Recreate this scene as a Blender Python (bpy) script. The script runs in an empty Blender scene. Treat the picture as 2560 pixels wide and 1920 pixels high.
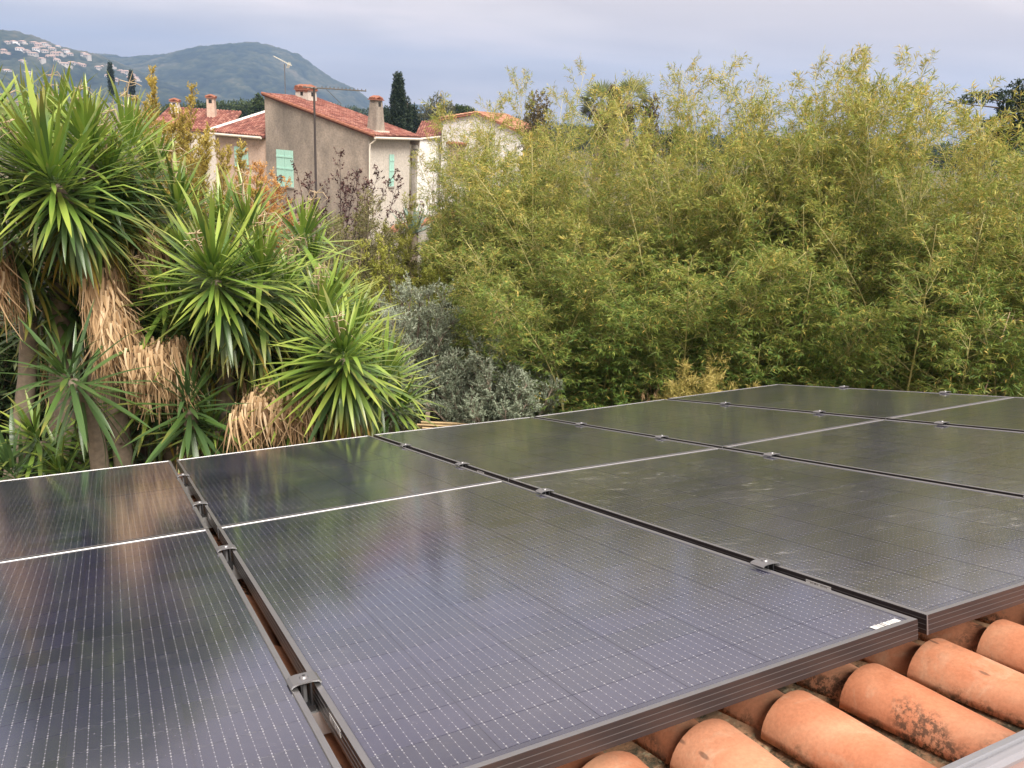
import bpy, math, random
import numpy as np
from mathutils import Matrix, Vector

rng = np.random.default_rng(7)
random.seed(7)
SC = bpy.context.scene
COL = SC.collection

# ------------------------------------------------------------------ camera
CZ = 5.0
PITCH = math.radians(18.0)
F_PX = 2006.8                                  # focal length in pixels of a 2560 px wide frame
upc = np.array([.0615, -math.sqrt(1 - math.sin(PITCH) ** 2 - .0615 ** 2), -math.sin(PITCH)])
fwc = np.array([0, 0, 1.]) - upc * upc[2]; fwc /= np.linalg.norm(fwc)
rtc = np.cross(fwc, upc)
CW = np.array([rtc, fwc, upc])                 # camera axes (right, down, forward) to world
cam_data = bpy.data.cameras.new('camera')
cam = bpy.data.objects.new('camera', cam_data); COL.objects.link(cam)
cam_data.sensor_width = 36.0
cam_data.lens = 36.0 * F_PX / 2560.0
cam_data.clip_start = .05; cam_data.clip_end = 12000
cam.matrix_world = Matrix([[CW[i, 0], -CW[i, 1], -CW[i, 2], (0, 0, CZ)[i]] for i in range(3)] + [[0, 0, 0, 1]])
SC.camera = cam

def at(px, py, Y):
    """world point seen at pixel (2560 frame) at forward distance Y"""
    d = CW @ np.array([(px - 1280) / F_PX, (py - 960) / F_PX, 1.])
    return Vector(d * (Y / d[1])) + Vector((0, 0, CZ))

# ------------------------------------------------------------------ sky
SUN_EL, SUN_AZ = math.radians(52), math.radians(150)      # azimuth clockwise from +Y: behind the camera, to the right
world = bpy.data.worlds.new("World"); SC.world = world; world.use_nodes = True
nt = world.node_tree; nt.nodes.clear()
def wn(t, **k):
    n = nt.nodes.new(t)
    for a, b in k.items(): setattr(n, a, b)
    return n
out = wn('ShaderNodeOutputWorld'); bg = wn('ShaderNodeBackground'); bg.inputs['Strength'].default_value = .1
sky = wn('ShaderNodeTexSky', sky_type='NISHITA'); sky.sun_disc = False
sky.sun_elevation = SUN_EL; sky.sun_rotation = SUN_AZ; sky.air_density = 1.2; sky.dust_density = 1.5
tc = wn('ShaderNodeTexCoord'); sep = wn('ShaderNodeSeparateXYZ')
nt.links.new(tc.outputs['Generated'], sep.inputs[0])
zc = wn('ShaderNodeMath', operation='MAXIMUM'); zc.inputs[1].default_value = 0; nt.links.new(sep.outputs['Z'], zc.inputs[0])
za = wn('ShaderNodeMath', operation='ADD'); za.inputs[1].default_value = .16; nt.links.new(zc.outputs[0], za.inputs[0])
dx = wn('ShaderNodeMath', operation='DIVIDE'); dy = wn('ShaderNodeMath', operation='DIVIDE')
nt.links.new(sep.outputs['X'], dx.inputs[0]); nt.links.new(za.outputs[0], dx.inputs[1])
nt.links.new(sep.outputs['Y'], dy.inputs[0]); nt.links.new(za.outputs[0], dy.inputs[1])
comb = wn('ShaderNodeCombineXYZ'); nt.links.new(dx.outputs[0], comb.inputs[0]); nt.links.new(dy.outputs[0], comb.inputs[1])
mp = wn('ShaderNodeMapping'); mp.inputs['Scale'].default_value = (.55, 1.0, 1); mp.inputs['Rotation'].default_value = (0, 0, .35)
mp.inputs['Location'].default_value = (3.1, .4, 0)
nt.links.new(comb.outputs[0], mp.inputs[0])
n1 = wn('ShaderNodeTexNoise'); n1.inputs['Scale'].default_value = 1.0; n1.inputs['Detail'].default_value = 6; n1.inputs['Roughness'].default_value = .5
n1.inputs['Distortion'].default_value = .25
nt.links.new(mp.outputs[0], n1.inputs['Vector'])
r1 = wn('ShaderNodeValToRGB'); nt.links.new(n1.outputs['Fac'], r1.inputs[0])
r1.color_ramp.elements[0].position = .38; r1.color_ramp.elements[0].color = (.59, .48, .41, 1)
r1.color_ramp.elements[1].position = .64; r1.color_ramp.elements[1].color = (.88, .71, .60, 1)
e = r1.color_ramp.elements.new(.52); e.color = (.73, .60, .505, 1)
sc_ = wn('ShaderNodeVectorMath', operation='SCALE'); sc_.inputs['Scale'].default_value = 6.6
nt.links.new(r1.outputs[0], sc_.inputs[0])
# the cloud deck is thinner near the horizon, where the clear blue air shows through
n2 = wn('ShaderNodeTexNoise'); n2.inputs['Scale'].default_value = .55; n2.inputs['Detail'].default_value = 3
nt.links.new(mp.outputs[0], n2.inputs['Vector'])
r2 = wn('ShaderNodeMapRange'); nt.links.new(n2.outputs['Fac'], r2.inputs[0])
r2.inputs[1].default_value = .25; r2.inputs[2].default_value = .55; r2.inputs[3].default_value = .92; r2.inputs[4].default_value = .99
mx = wn('ShaderNodeMix', data_type='RGBA'); nt.links.new(r2.outputs[0], mx.inputs[0])
nt.links.new(sky.outputs[0], mx.inputs[6]); nt.links.new(sc_.outputs[0], mx.inputs[7])
nt.links.new(mx.outputs[2], bg.inputs[0]); nt.links.new(bg.outputs[0], out.inputs[0])

sd = bpy.data.lights.new('sun', 'SUN'); sd.energy = 2.7; sd.angle = math.radians(30); sd.color = (1, .94, .84)
sun = bpy.data.objects.new('sun', sd); COL.objects.link(sun)
sdir = Vector((math.sin(SUN_AZ) * math.cos(SUN_EL), math.cos(SUN_AZ) * math.cos(SUN_EL), math.sin(SUN_EL)))
sun.rotation_euler = sdir.to_track_quat('Z', 'Y').to_euler(); sun.location = (0, -5, 20)
SC.view_settings.view_transform = 'Standard'; SC.view_settings.look = 'None'
SC.view_settings.exposure = 1.55; SC.view_settings.gamma = 1
SC.view_settings.use_curve_mapping = False
SC.render.engine = 'CYCLES'
SC.cycles.max_bounces = 6; SC.cycles.diffuse_bounces = 3; SC.cycles.glossy_bounces = 3; SC.cycles.transmission_bounces = 4
SC.cycles.transparent_max_bounces = 8; SC.cycles.volume_bounces = 0
SC.cycles.use_adaptive_sampling = True
SC.cycles.caustics_reflective = False; SC.cycles.caustics_refractive = False

# ------------------------------------------------------------------ materials
def lin(r, g, b):
    f = lambda c: ((c / 255 + .055) / 1.055) ** 2.4 if c > 10 else c / 255 / 12.92
    return (f(r), f(g), f(b), 1)

class NB:
    def __init__(s, name):
        s.m = bpy.data.materials.new(name); s.m.use_nodes = True
        s.t = s.m.node_tree; s.b = s.t.nodes['Principled BSDF']; s.o = s.t.nodes['Material Output']
    def n(s, t, ins=None, **k):
        x = s.t.nodes.new(t)
        for a, b in k.items(): setattr(x, a, b)
        for a, b in (ins or {}).items():
            if isinstance(b, bpy.types.NodeSocket): s.t.links.new(b, x.inputs[a])
            else: x.inputs[a].default_value = b
        return x
    def L(s, a, b): s.t.links.new(a, b)
    def noise(s, vec, scale, detail=4, rough=.55, dist=0):
        return s.n('ShaderNodeTexNoise', {'Vector': vec, 'Scale': scale, 'Detail': detail, 'Roughness': rough, 'Distortion': dist}).outputs['Fac']
    def ramp(s, fac, stops, interp='LINEAR'):
        r = s.n('ShaderNodeValToRGB'); s.L(fac, r.inputs[0]); cr = r.color_ramp; cr.interpolation = interp
        while len(cr.elements) < len(stops): cr.elements.new(.5)
        for e, (p, c) in zip(cr.elements, stops): e.position = p; e.color = c if len(c) == 4 else (*c, 1)
        return r.outputs[0]
    def mix(s, fac, a, b, mode='MIX'):
        x = s.n('ShaderNodeMix', data_type='RGBA', blend_type=mode)
        for i, v in ((0, fac), (6, a), (7, b)):
            if isinstance(v, bpy.types.NodeSocket): s.L(v, x.inputs[i])
            else: x.inputs[i].default_value = v if i == 0 or len(v) == 4 else (*v, 1)
        return x.outputs[2]
    def math(s, op, a, b=0., c=0., clamp=False):
        x = s.n('ShaderNodeMath', operation=op, use_clamp=clamp)
        for i, v in enumerate((a, b, c)):
            if isinstance(v, bpy.types.NodeSocket): s.L(v, x.inputs[i])
            else: x.inputs[i].default_value = v
        return x.outputs[0]
    def bump(s, h, strength=.3, dist=.01):
        x = s.n('ShaderNodeBump', {'Strength': strength, 'Distance': dist, 'Height': h}); s.L(x.outputs[0], s.b.inputs['Normal'])
    def set(s, **k):
        for a, b in k.items():
            a = a.replace('_', ' ')
            if isinstance(b, bpy.types.NodeSocket): s.L(b, s.b.inputs[a])
            else: s.b.inputs[a].default_value = b if not (isinstance(b, tuple) and len(b) == 3) else (*b, 1)
        return s
    def obj(s): return s.n('ShaderNodeTexCoord').outputs['Object']
    def pos(s): return s.n('ShaderNodeNewGeometry').outputs['Position']

def plain(name, col, rough=.6, metal=0., var=.12, scale=8):
    b = NB(name); f = b.noise(b.obj(), scale, 5)
    c = (*col[:3], 1)
    b.set(Base_Color=b.mix(f, tuple(v * (1 - var * 1.6) for v in c[:3]), tuple(min(1, v * (1 + var * 1.6)) for v in c[:3])), Roughness=rough, Metallic=metal)
    return b.m

def leafmat(name, stops, transl=.28, rough=.5, attr='tint', spec=.35, patch=.0):
    b = NB(name)
    if attr == 'tint': f = b.n('ShaderNodeAttribute', attribute_name='tint').outputs['Fac']
    else: f = b.n('ShaderNodeObjectInfo').outputs['Random']
    if patch:
        pn = b.noise(b.pos(), 1.3, 2)
        f = b.math('ADD', f, b.math('MULTIPLY', b.math('SUBTRACT', pn, .5), patch), clamp=True)
    c = b.ramp(f, stops)
    b.set(Base_Color=c, Roughness=rough, Specular_IOR_Level=spec)
    t = b.n('ShaderNodeBsdfTranslucent', {'Color': c})
    ms = b.n('ShaderNodeMixShader', {0: transl}); b.L(b.b.outputs[0], ms.inputs[1]); b.L(t.outputs[0], ms.inputs[2])
    b.L(ms.outputs[0], b.o.inputs['Surface'])
    return b.m

M = {}
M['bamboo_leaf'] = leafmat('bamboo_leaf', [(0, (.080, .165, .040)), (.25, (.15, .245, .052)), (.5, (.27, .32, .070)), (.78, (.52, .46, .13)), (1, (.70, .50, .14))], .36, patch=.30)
M['bamboo_culm'] = plain('bamboo_culm', (.40, .36, .15), .45)
M['twig'] = plain('twig', (.24, .18, .12), .8)
M['olive_leaf'] = leafmat('olive_leaf', [(0, (.12, .16, .10)), (.5, (.25, .30, .21)), (1, (.44, .49, .38))], .15)
M['bark'] = plain('bark', (.22, .175, .135), .9, var=.3, scale=14)
M['dark_leaf'] = leafmat('dark_leaf', [(0, (.018, .035, .012)), (.6, (.045, .075, .022)), (1, (.09, .12, .035))], .15)
M['dry_leaf'] = leafmat('dry_leaf', [(0, (.09, .10, .035)), (.5, (.20, .20, .07)), (1, (.34, .28, .13))], .25)
M['yellow_feather'] = leafmat('yellow_feather', [(0, (.24, .22, .05)), (.5, (.46, .38, .08)), (1, (.62, .48, .14))], .3)
M['orange_leaf'] = leafmat('orange_leaf', [(0, (.42, .22, .06)), (.5, (.62, .33, .10)), (1, (.68, .43, .18))], .3)
M['plum_leaf'] = leafmat('plum_leaf', [(0, (.030, .014, .014)), (.6, (.075, .035, .035)), (1, (.13, .07, .055))], .15)
M['lime_leaf'] = leafmat('lime_leaf', [(0, (.14, .18, .03)), (.5, (.30, .33, .06)), (1, (.48, .45, .10))], .3)
M['gold_leaf'] = leafmat('gold_leaf', [(0, (.16, .17, .04)), (.5, (.34, .30, .08)), (1, (.50, .40, .14))], .3)
M['cypress_leaf'] = leafmat('cypress_leaf', [(0, (.012, .026, .014)), (.6, (.030, .052, .026)), (1, (.055, .08, .04))], .08)
M['brown_green_leaf'] = leafmat('brown_green_leaf', [(0, (.07, .06, .03)), (.6, (.15, .12, .05)), (1, (.25, .20, .08))], .1)
M['euca_leaf'] = leafmat('euca_leaf', [(0, (.06, .07, .045)), (.5, (.13, .14, .09)), (1, (.22, .22, .14))], .2)
M['palm_leaf'] = leafmat('palm_leaf', [(0, (.16, .20, .10)), (1, (.38, .42, .27))], .15)
M['agave_leaf'] = leafmat('agave_leaf', [(0, (.15, .22, .18)), (1, (.28, .36, .30))], .1)

def yuccamat(name, base_stops, tip, tip_at, transl=.22, rough=.32):
    b = NB(name)
    rnd = b.n('ShaderNodeObjectInfo').outputs['Random']
    o = b.obj(); sp = b.n('ShaderNodeSeparateXYZ'); b.L(o, sp.inputs[0])
    c = b.ramp(rnd, base_stops)
    st = b.noise(b.n('ShaderNodeMapping', {'Vector': o, 'Scale': (160, 160, 3)}).outputs[0], 1, 3)
    c = b.mix(b.math('MULTIPLY', st, .45), c, b.mix(.6, c, (.30, .36, .12)))
    tf = b.n('ShaderNodeMapRange', {0: sp.outputs['Z'], 1: tip_at, 2: 1.05}).outputs[0]
    nz = b.noise(b.pos(), 9, 3)
    tf = b.math('MULTIPLY', tf, b.math('MULTIPLY', nz, 1.5), clamp=True)
    c = b.mix(tf, c, tip)
    b.set(Base_Color=c, Roughness=rough, Specular_IOR_Level=.5)
    t = b.n('ShaderNodeBsdfTranslucent', {'Color': c})
    ms = b.n('ShaderNodeMixShader', {0: transl}); b.L(b.b.outputs[0], ms.inputs[1]); b.L(t.outputs[0], ms.inputs[2])
    b.L(ms.outputs[0], b.o.inputs['Surface'])
    return b.m
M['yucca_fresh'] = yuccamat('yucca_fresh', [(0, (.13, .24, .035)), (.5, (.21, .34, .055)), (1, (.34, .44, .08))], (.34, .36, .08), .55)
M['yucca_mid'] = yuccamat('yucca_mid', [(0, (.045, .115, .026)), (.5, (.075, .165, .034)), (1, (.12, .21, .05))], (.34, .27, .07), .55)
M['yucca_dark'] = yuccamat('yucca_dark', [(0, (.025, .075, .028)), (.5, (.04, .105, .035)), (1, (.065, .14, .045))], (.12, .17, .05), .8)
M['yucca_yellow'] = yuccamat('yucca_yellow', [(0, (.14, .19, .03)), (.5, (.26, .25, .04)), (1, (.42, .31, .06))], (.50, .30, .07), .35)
M['yucca_dead'] = leafmat('yucca_dead', [(0, (.22, .14, .08)), (.3, (.50, .33, .18)), (.6, (.72, .52, .31)), (1, (.85, .68, .47))], .25, .7)
M['yucca_bark'] = plain('yucca_bark', (.23, .185, .14), .95, var=.35, scale=22)
M['yucca_flower'] = plain('yucca_flower', (.42, .32, .21), .8)

# terracotta tile, with lichen, moss and pale bloom
def terracotta(name, lichen=.62, moss=.5, cols=None):
    b = NB(name); o = b.obj(); oi = b.n('ShaderNodeObjectInfo').outputs['Random']
    off = b.n('ShaderNodeVectorMath', operation='ADD'); b.L(o, off.inputs[0])
    cx = b.n('ShaderNodeCombineXYZ'); b.L(b.math('MULTIPLY', oi, 37.), cx.inputs[0]); b.L(b.math('MULTIPLY', oi, 91.), cx.inputs[1])
    b.L(cx.outputs[0], off.inputs[1]); v = off.outputs[0]
    big = b.noise(v, 6, 5, .6, .4)
    cols = cols or [(.25, (.45, .155, .075)), (.5, (.60, .25, .14)), (.75, (.68, .38, .24))]
    c = b.ramp(big, cols)
    c = b.mix(b.math('MULTIPLY', oi, .35), c, (.62, .33, .21))
    pale = b.n('ShaderNodeMapRange', {0: b.noise(v, 13, 6, .65, .8), 1: .55, 2: .80}).outputs[0]
    c = b.mix(b.math('MULTIPLY', pale, .6), c, (.68, .52, .38))
    fine = b.noise(v, 160, 3, .6)
    c = b.mix(.25, c, b.ramp(fine, [(.3, (.3, .3, .3)), (.7, (1, 1, 1))]), 'MULTIPLY')
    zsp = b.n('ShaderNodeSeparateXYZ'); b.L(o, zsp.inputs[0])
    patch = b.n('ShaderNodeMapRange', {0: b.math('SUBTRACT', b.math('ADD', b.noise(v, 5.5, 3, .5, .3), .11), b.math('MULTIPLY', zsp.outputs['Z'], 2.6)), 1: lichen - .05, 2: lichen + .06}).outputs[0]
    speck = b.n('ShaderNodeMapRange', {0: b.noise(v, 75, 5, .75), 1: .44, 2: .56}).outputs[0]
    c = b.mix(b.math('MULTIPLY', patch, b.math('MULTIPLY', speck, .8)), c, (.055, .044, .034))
    tick = b.n('ShaderNodeTexVoronoi', {'Vector': b.n('ShaderNodeMapping', {'Vector': v, 'Scale': (26, 7, 9), 'Rotation': (0, 0, .3)}).outputs[0], 'Scale': 1.})
    tk = b.n('ShaderNodeMapRange', {0: tick.outputs['Distance'], 1: .10, 2: .06}).outputs[0]
    c = b.mix(b.math('MULTIPLY', tk, .6), c, (.07, .05, .04))
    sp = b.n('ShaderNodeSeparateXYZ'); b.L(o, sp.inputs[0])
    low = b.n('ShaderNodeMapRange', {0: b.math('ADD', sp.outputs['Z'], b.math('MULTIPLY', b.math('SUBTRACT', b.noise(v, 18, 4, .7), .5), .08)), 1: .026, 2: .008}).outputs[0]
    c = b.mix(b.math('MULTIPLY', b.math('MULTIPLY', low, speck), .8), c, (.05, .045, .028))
    b.set(Base_Color=c, Roughness=.82, Specular_IOR_Level=.25)
    b.bump(b.math('ADD', b.math('MULTIPLY', fine, .4), b.noise(v, 40, 4)), .22, .003)
    return b.m
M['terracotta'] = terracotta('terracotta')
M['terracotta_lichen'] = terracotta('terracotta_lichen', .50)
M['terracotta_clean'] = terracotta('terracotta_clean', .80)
def panmat():
    b = NB('terracotta_pan'); v = b.pos()
    c = b.ramp(b.noise(v, 9, 5, .65), [(.3, (.10, .075, .05)), (.55, (.34, .19, .11)), (.75, (.48, .27, .15))])
    m = b.n('ShaderNodeMapRange', {0: b.noise(v, 24, 6, .75), 1: .45, 2: .6}).outputs[0]
    c = b.mix(m, c, (.05, .045, .028))
    m2 = b.n('ShaderNodeMapRange', {0: b.noise(v, 70, 4, .7), 1: .55, 2: .68}).outputs[0]
    c = b.mix(m2, c, (.30, .26, .17))
    b.set(Base_Color=c, Roughness=.9); b.bump(b.noise(v, 60, 5), .6, .006); return b.m
M['terracotta_pan'] = panmat()
def farroof(name, stops):
    b = NB(name)
    f = b.n('ShaderNodeAttribute', attribute_name='tint').outputs['Fac']
    c = b.ramp(f, stops); n = b.noise(b.pos(), 1.2, 4)
    c = b.mix(b.math('MULTIPLY', n, .6), c, b.mix(.5, c, (.12, .06, .045)))
    b.set(Base_Color=c, Roughness=.85); return b.m
M['far_tile_red'] = farroof('far_tile_red', [(0, (.13, .042, .034)), (.5, (.26, .090, .068)), (1, (.42, .21, .16))])
M['villa_roof'] = plain('villa_roof', (.48, .33, .26), .9)
M['far_tile_orange'] = farroof('far_tile_orange', [(0, (.30, .12, .075)), (.5, (.44, .21, .13)), (1, (.58, .35, .24))])
def stucco(name, base, stain, amount=.6, scale=.7):
    b = NB(name); v = b.pos()
    sv = b.n('ShaderNodeMapping', {'Vector': v, 'Scale': (1, 1, .45)}).outputs[0]
    n1_ = b.noise(sv, scale, 6, .62, .3)
    f = b.n('ShaderNodeMapRange', {0: n1_, 1: .36, 2: .66}).outputs[0]
    c = b.mix(b.math('MULTIPLY', f, amount), base, stain)
    g = b.noise(v, 9, 4, .7); c = b.mix(.55, c, b.ramp(g, [(.32, (.45, .45, .45)), (.62, (1, 1, 1))]), 'MULTIPLY')
    b.set(Base_Color=c, Roughness=.92); b.bump(g, .5, .03); return b.m
M['stucco_grey'] = stucco('stucco_grey', (.40, .335, .28), (.13, .115, .10), .85, .6)
M['stucco_cream'] = stucco('stucco_cream', (.60, .55, .49), (.42, .38, .34), .4)
M['stucco_pink'] = stucco('stucco_pink', (.60, .45, .36), (.38, .28, .23), .4)
M['stucco_white'] = stucco('stucco_white', (.82, .80, .78), (.66, .64, .62), .3)
M['stucco_own'] = stucco('stucco_own', (.62, .52, .42), (.5, .4, .32), .3)
M['shutter_green'] = plain('shutter_green', (.36, .60, .52), .5, var=.06)
M['wood_beige'] = plain('wood_beige', (.42, .34, .25), .7)
M['gutter'] = plain('gutter', (.66, .60, .52), .5)
M['concrete'] = stucco('concrete', (.40, .37, .33), (.20, .18, .16), .6, 2)
M['dark_hole'] = plain('dark_hole', (.02, .018, .016), .9)
M['stone'] = stucco('stone', (.44, .40, .36), (.22, .20, .17), .7, 3)
M['antenna_metal'] = plain('antenna_metal', (.16, .15, .14), .5, .6)
M['antenna_pale'] = plain('antenna_pale', (.62, .60, .50), .5)
M['mast_rust'] = plain('mast_rust', (.045, .035, .033), .7)
M['cane'] = plain('cane', (.42, .30, .16), .6, var=.3)
M['hedge_white'] = plain('hedge_white', (.6, .6, .6))
def ground():
    b = NB('dry_grass_ground'); v = b.pos()
    c = b.ramp(b.noise(v, .35, 6, .6), [(.3, (.055, .06, .025)), (.55, (.11, .095, .05)), (.75, (.17, .13, .08))])
    b.set(Base_Color=c, Roughness=.95); b.bump(b.noise(v, 6, 5), .6, .05); return b.m
M['ground'] = ground()
def forest():
    b = NB('forest_hill'); v = b.pos()
    f = b.n('ShaderNodeAttribute', attribute_name='tint').outputs['Fac']
    g = b.noise(v, .09, 5, .7)
    c = b.ramp(b.math('ADD', b.math('MULTIPLY', f, .55), b.math('MULTIPLY', g, .5)), [(.3, (.004, .008, .004)), (.48, (.018, .028, .014)), (.62, (.05, .06, .03)), (.85, (.15, .13, .09))])
    b.set(Base_Color=c, Roughness=1, Specular_IOR_Level=.1); return b.m
M['forest'] = forest()

# photovoltaic cell under glass
def cellmat():
    b = NB('solar_cell_glass'); o = b.obj(); sp = b.n('ShaderNodeSeparateXYZ'); b.L(o, sp.inputs[0])
    x, y = sp.outputs['X'], sp.outputs['Y']
    P = .0183
    fx = b.math('ABSOLUTE', b.math('SUBTRACT', b.math('FRACT', b.math('ADD', b.math('DIVIDE', x, P), 50.)), .5))   # 0 at lines (cell has an odd number)
    # lines at x = k*P : fract = 0 -> |f-.5| = .5
    dl = b.math('MULTIPLY', b.math('SUBTRACT', .5, fx), P)
    line = b.math('MULTIPLY', b.math('LESS_THAN', dl, .00032), .30)
    ins = b.math('LESS_THAN', b.math('ABSOLUTE', x), .0775)
    py = b.math('MULTIPLY', b.math('SUBTRACT', .5, b.math('ABSOLUTE', b.math('SUBTRACT', b.math('FRACT', b.math('ADD', b.math('DIVIDE', y, .0142), 50.)), .5))), .0142)
    pad = b.math('MULTIPLY', b.math('LESS_THAN', dl, .0008), b.math('LESS_THAN', py, .0012))
    yedge = b.math('ABSOLUTE', b.math('SUBTRACT', b.math('ABSOLUTE', y), .0372))
    big = b.math('MULTIPLY', b.math('LESS_THAN', dl, .0011), b.math('LESS_THAN', yedge, .0016))
    metal = b.math('MULTIPLY', ins, b.math('MAXIMUM', line, b.math('MAXIMUM', pad, big)))
    fing = b.math('GREATER_THAN', b.math('FRACT', b.math('MULTIPLY', y, 620.)), .82)
    oi = b.n('ShaderNodeObjectInfo')
    tone = b.ramp(oi.outputs['Random'], [(0, (.009, .010, .032)), (.5, (.013, .014, .044)), (1, (.018, .018, .055))])
    tone = b.mix(b.math('MULTIPLY', fing, .10), tone, (.30, .31, .36))
    c = b.mix(b.math('MULTIPLY', metal, .48), tone, (.62, .63, .66))
    # dust film and streaks (object colour: red = amount of smears on this panel)
    w = b.pos()
    d1 = b.noise(w, 2.2, 5, .6, .3)
    dust = b.math('MULTIPLY', b.n('ShaderNodeMapRange', {0: d1, 1: .3, 2: .75}).outputs[0], .07)
    specks = b.n('ShaderNodeMapRange', {0: b.noise(w, 140, 2, .5), 1: .735, 2: .78}).outputs[0]
    smn = b.noise(b.n('ShaderNodeMapping', {'Vector': w, 'Rotation': (0, 0, .5), 'Scale': (5, 20, 10)}).outputs[0], 1.6, 6, .8, 1.2)
    smear = b.n('ShaderNodeMapRange', {0: smn, 1: .56, 2: .70}).outputs[0]
    area = b.n('ShaderNodeMapRange', {0: b.noise(w, 1.7, 2), 1: .40, 2: .58}).outputs[0]
    csep = b.n('ShaderNodeSeparateColor'); b.L(oi.outputs['Color'], csep.inputs[0])
    sm = b.math('MULTIPLY', b.math('MULTIPLY', smear, area), csep.outputs[0])
    dirt = b.math('ADD', b.math('ADD', b.math('MULTIPLY', dust, 1.), b.math('MULTIPLY', specks, .25)), b.math('MULTIPLY', sm, .8), clamp=True)
    c = b.mix(dirt, c, (.52, .51, .50))
    rough = b.math('ADD', .135, b.math('MULTIPLY', b.noise(w, 3.1, 4), .07))
    b.set(Base_Color=c, Roughness=rough, IOR=1.62, Specular_IOR_Level=.5)
    b.set(Coat_Weight=.8, Coat_Roughness=.10, Coat_IOR=1.45)
    wv = b.noise(w, 30, 2); b.bump(wv, .02, .004)
    return b.m
M['cell'] = cellmat()
def sheetmat():
    b = NB('black_backsheet_glass'); w = b.pos()
    b.set(Base_Color=b.ramp(b.noise(w, 6, 4), [(.3, (.022, .022, .040)), (.7, (.048, .048, .075))]), Roughness=.16, IOR=1.62, Coat_Weight=.8, Coat_Roughness=.1, Coat_IOR=1.45); return b.m
M['sheet'] = sheetmat()
def alu(name, col, rough, metal=.75):
    b = NB(name); w = b.obj()
    n = b.noise(b.n('ShaderNodeMapping', {'Vector': w, 'Scale': (3, 3, 400)}).outputs[0], 8, 4)
    b.set(Base_Color=b.mix(n, tuple(v * .8 for v in col), col), Roughness=rough, Metallic=metal); return b.m
M['frame'] = alu('anodised_frame', (.050, .042, .045), .42, .5)
fb = M['frame'].node_tree.nodes['Principled BSDF']; fb.inputs['Coat Weight'].default_value = .6; fb.inputs['Coat Roughness'].default_value = .22; fb.inputs['Coat IOR'].default_value = 1.7
M['frame_lip_skylit'] = alu('frame_lip_skylit', (.36, .36, .375), .42, .9)  # same anodised metal as the sides; sky reflection painted in as a paler base
M['frame_rib_glint'] = alu('frame_rib_glint', (.17, .16, .165), .35, .7)  # highlights along the ribs painted in as a lighter metal colour
M['clamp'] = alu('clamp_metal', (.27, .27, .285), .42, .7)
M['rail'] = alu('rail_metal', (.52, .52, .53), .4, .7)
M['silver'] = alu('silver_profile', (.50, .51, .55), .38, .8)
M['clamp_shade'] = plain('black_clamp_shade', (.012, .012, .014), .5)  # near-black paint for the shade below the clamps and in the bolt sockets
M['pane'] = NB('pane_reflection').set(Base_Color=(.30, .20, .18), Roughness=.3, IOR=1.5, Coat_Weight=.4).m  # brownish pink reflection in the glass is put into the base colour
def stickermat():
    b = NB('barcode_sticker'); o = b.obj(); sp = b.n('ShaderNodeSeparateXYZ'); b.L(o, sp.inputs[0])
    y = sp.outputs['Y']; z = sp.outputs['Z']
    vn = b.n('ShaderNodeTexWhiteNoise', noise_dimensions='1D', ); b.L(b.math('FLOOR', b.math('MULTIPLY', y, 900.)), vn.inputs['W'])
    bar = b.math('MULTIPLY', b.math('GREATER_THAN', vn.outputs['Value'], .55), b.math('LESS_THAN', b.math('ABSOLUTE', y), .026))
    bar = b.math('MULTIPLY', bar, b.math('LESS_THAN', b.math('ABSOLUTE', z), .0042))
    b.set(Base_Color=b.mix(bar, (.80, .80, .80), (.06, .06, .07)), Roughness=.45); return b.m
M['sticker'] = stickermat()

# ------------------------------------------------------------------ object helpers
def add(name, data, parent=None, m=None, loc=None):
    o = bpy.data.objects.new(name, data); COL.objects.link(o)
    if parent is not None: o.parent = parent
    if m is not None: o.matrix_local = m
    elif loc is not None: o.location = loc
    return o
def tag(o, label=None, cat=None, group=None, kind=None):
    if label: o['label'] = label
    if cat: o['category'] = cat
    if group: o['group'] = group
    if kind: o['kind'] = kind
    return o
def thing(name, label, cat, group=None, m=None, loc=None):
    o = add(name, None, None, m, loc); o.empty_display_size = .1
    return tag(o, label, cat, group)
def mesh(name, V, F, mats, fm=None, smooth=False, tint=None):
    me = bpy.data.meshes.new(name)
    if isinstance(V, np.ndarray) and isinstance(F, np.ndarray):
        n, k = F.shape
        me.vertices.add(len(V)); me.vertices.foreach_set('co', V.astype(np.float32).ravel())
        me.loops.add(n * k); me.loops.foreach_set('vertex_index', F.astype(np.int32).ravel())
        me.polygons.add(n); me.polygons.foreach_set('loop_start', np.arange(0, n * k, k, dtype=np.int32))
        me.polygons.foreach_set('loop_total', np.full(n, k, dtype=np.int32))
        me.update(calc_edges=True)
    else:
        me.from_pydata([tuple(v) for v in V], [], [tuple(f) for f in F]); me.update()
    for m_ in (mats if isinstance(mats, (list, tuple)) else [mats]): me.materials.append(m_)
    if fm is not None: me.polygons.foreach_set('material_index', np.asarray(fm, dtype=np.int32))
    if smooth: me.polygons.foreach_set('use_smooth', np.ones(len(me.polygons), dtype=bool))
    if tint is not None:
        a = me.attributes.new('tint', 'FLOAT', 'POINT'); a.data.foreach_set('value', np.asarray(tint, dtype=np.float32))
    return me

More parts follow.
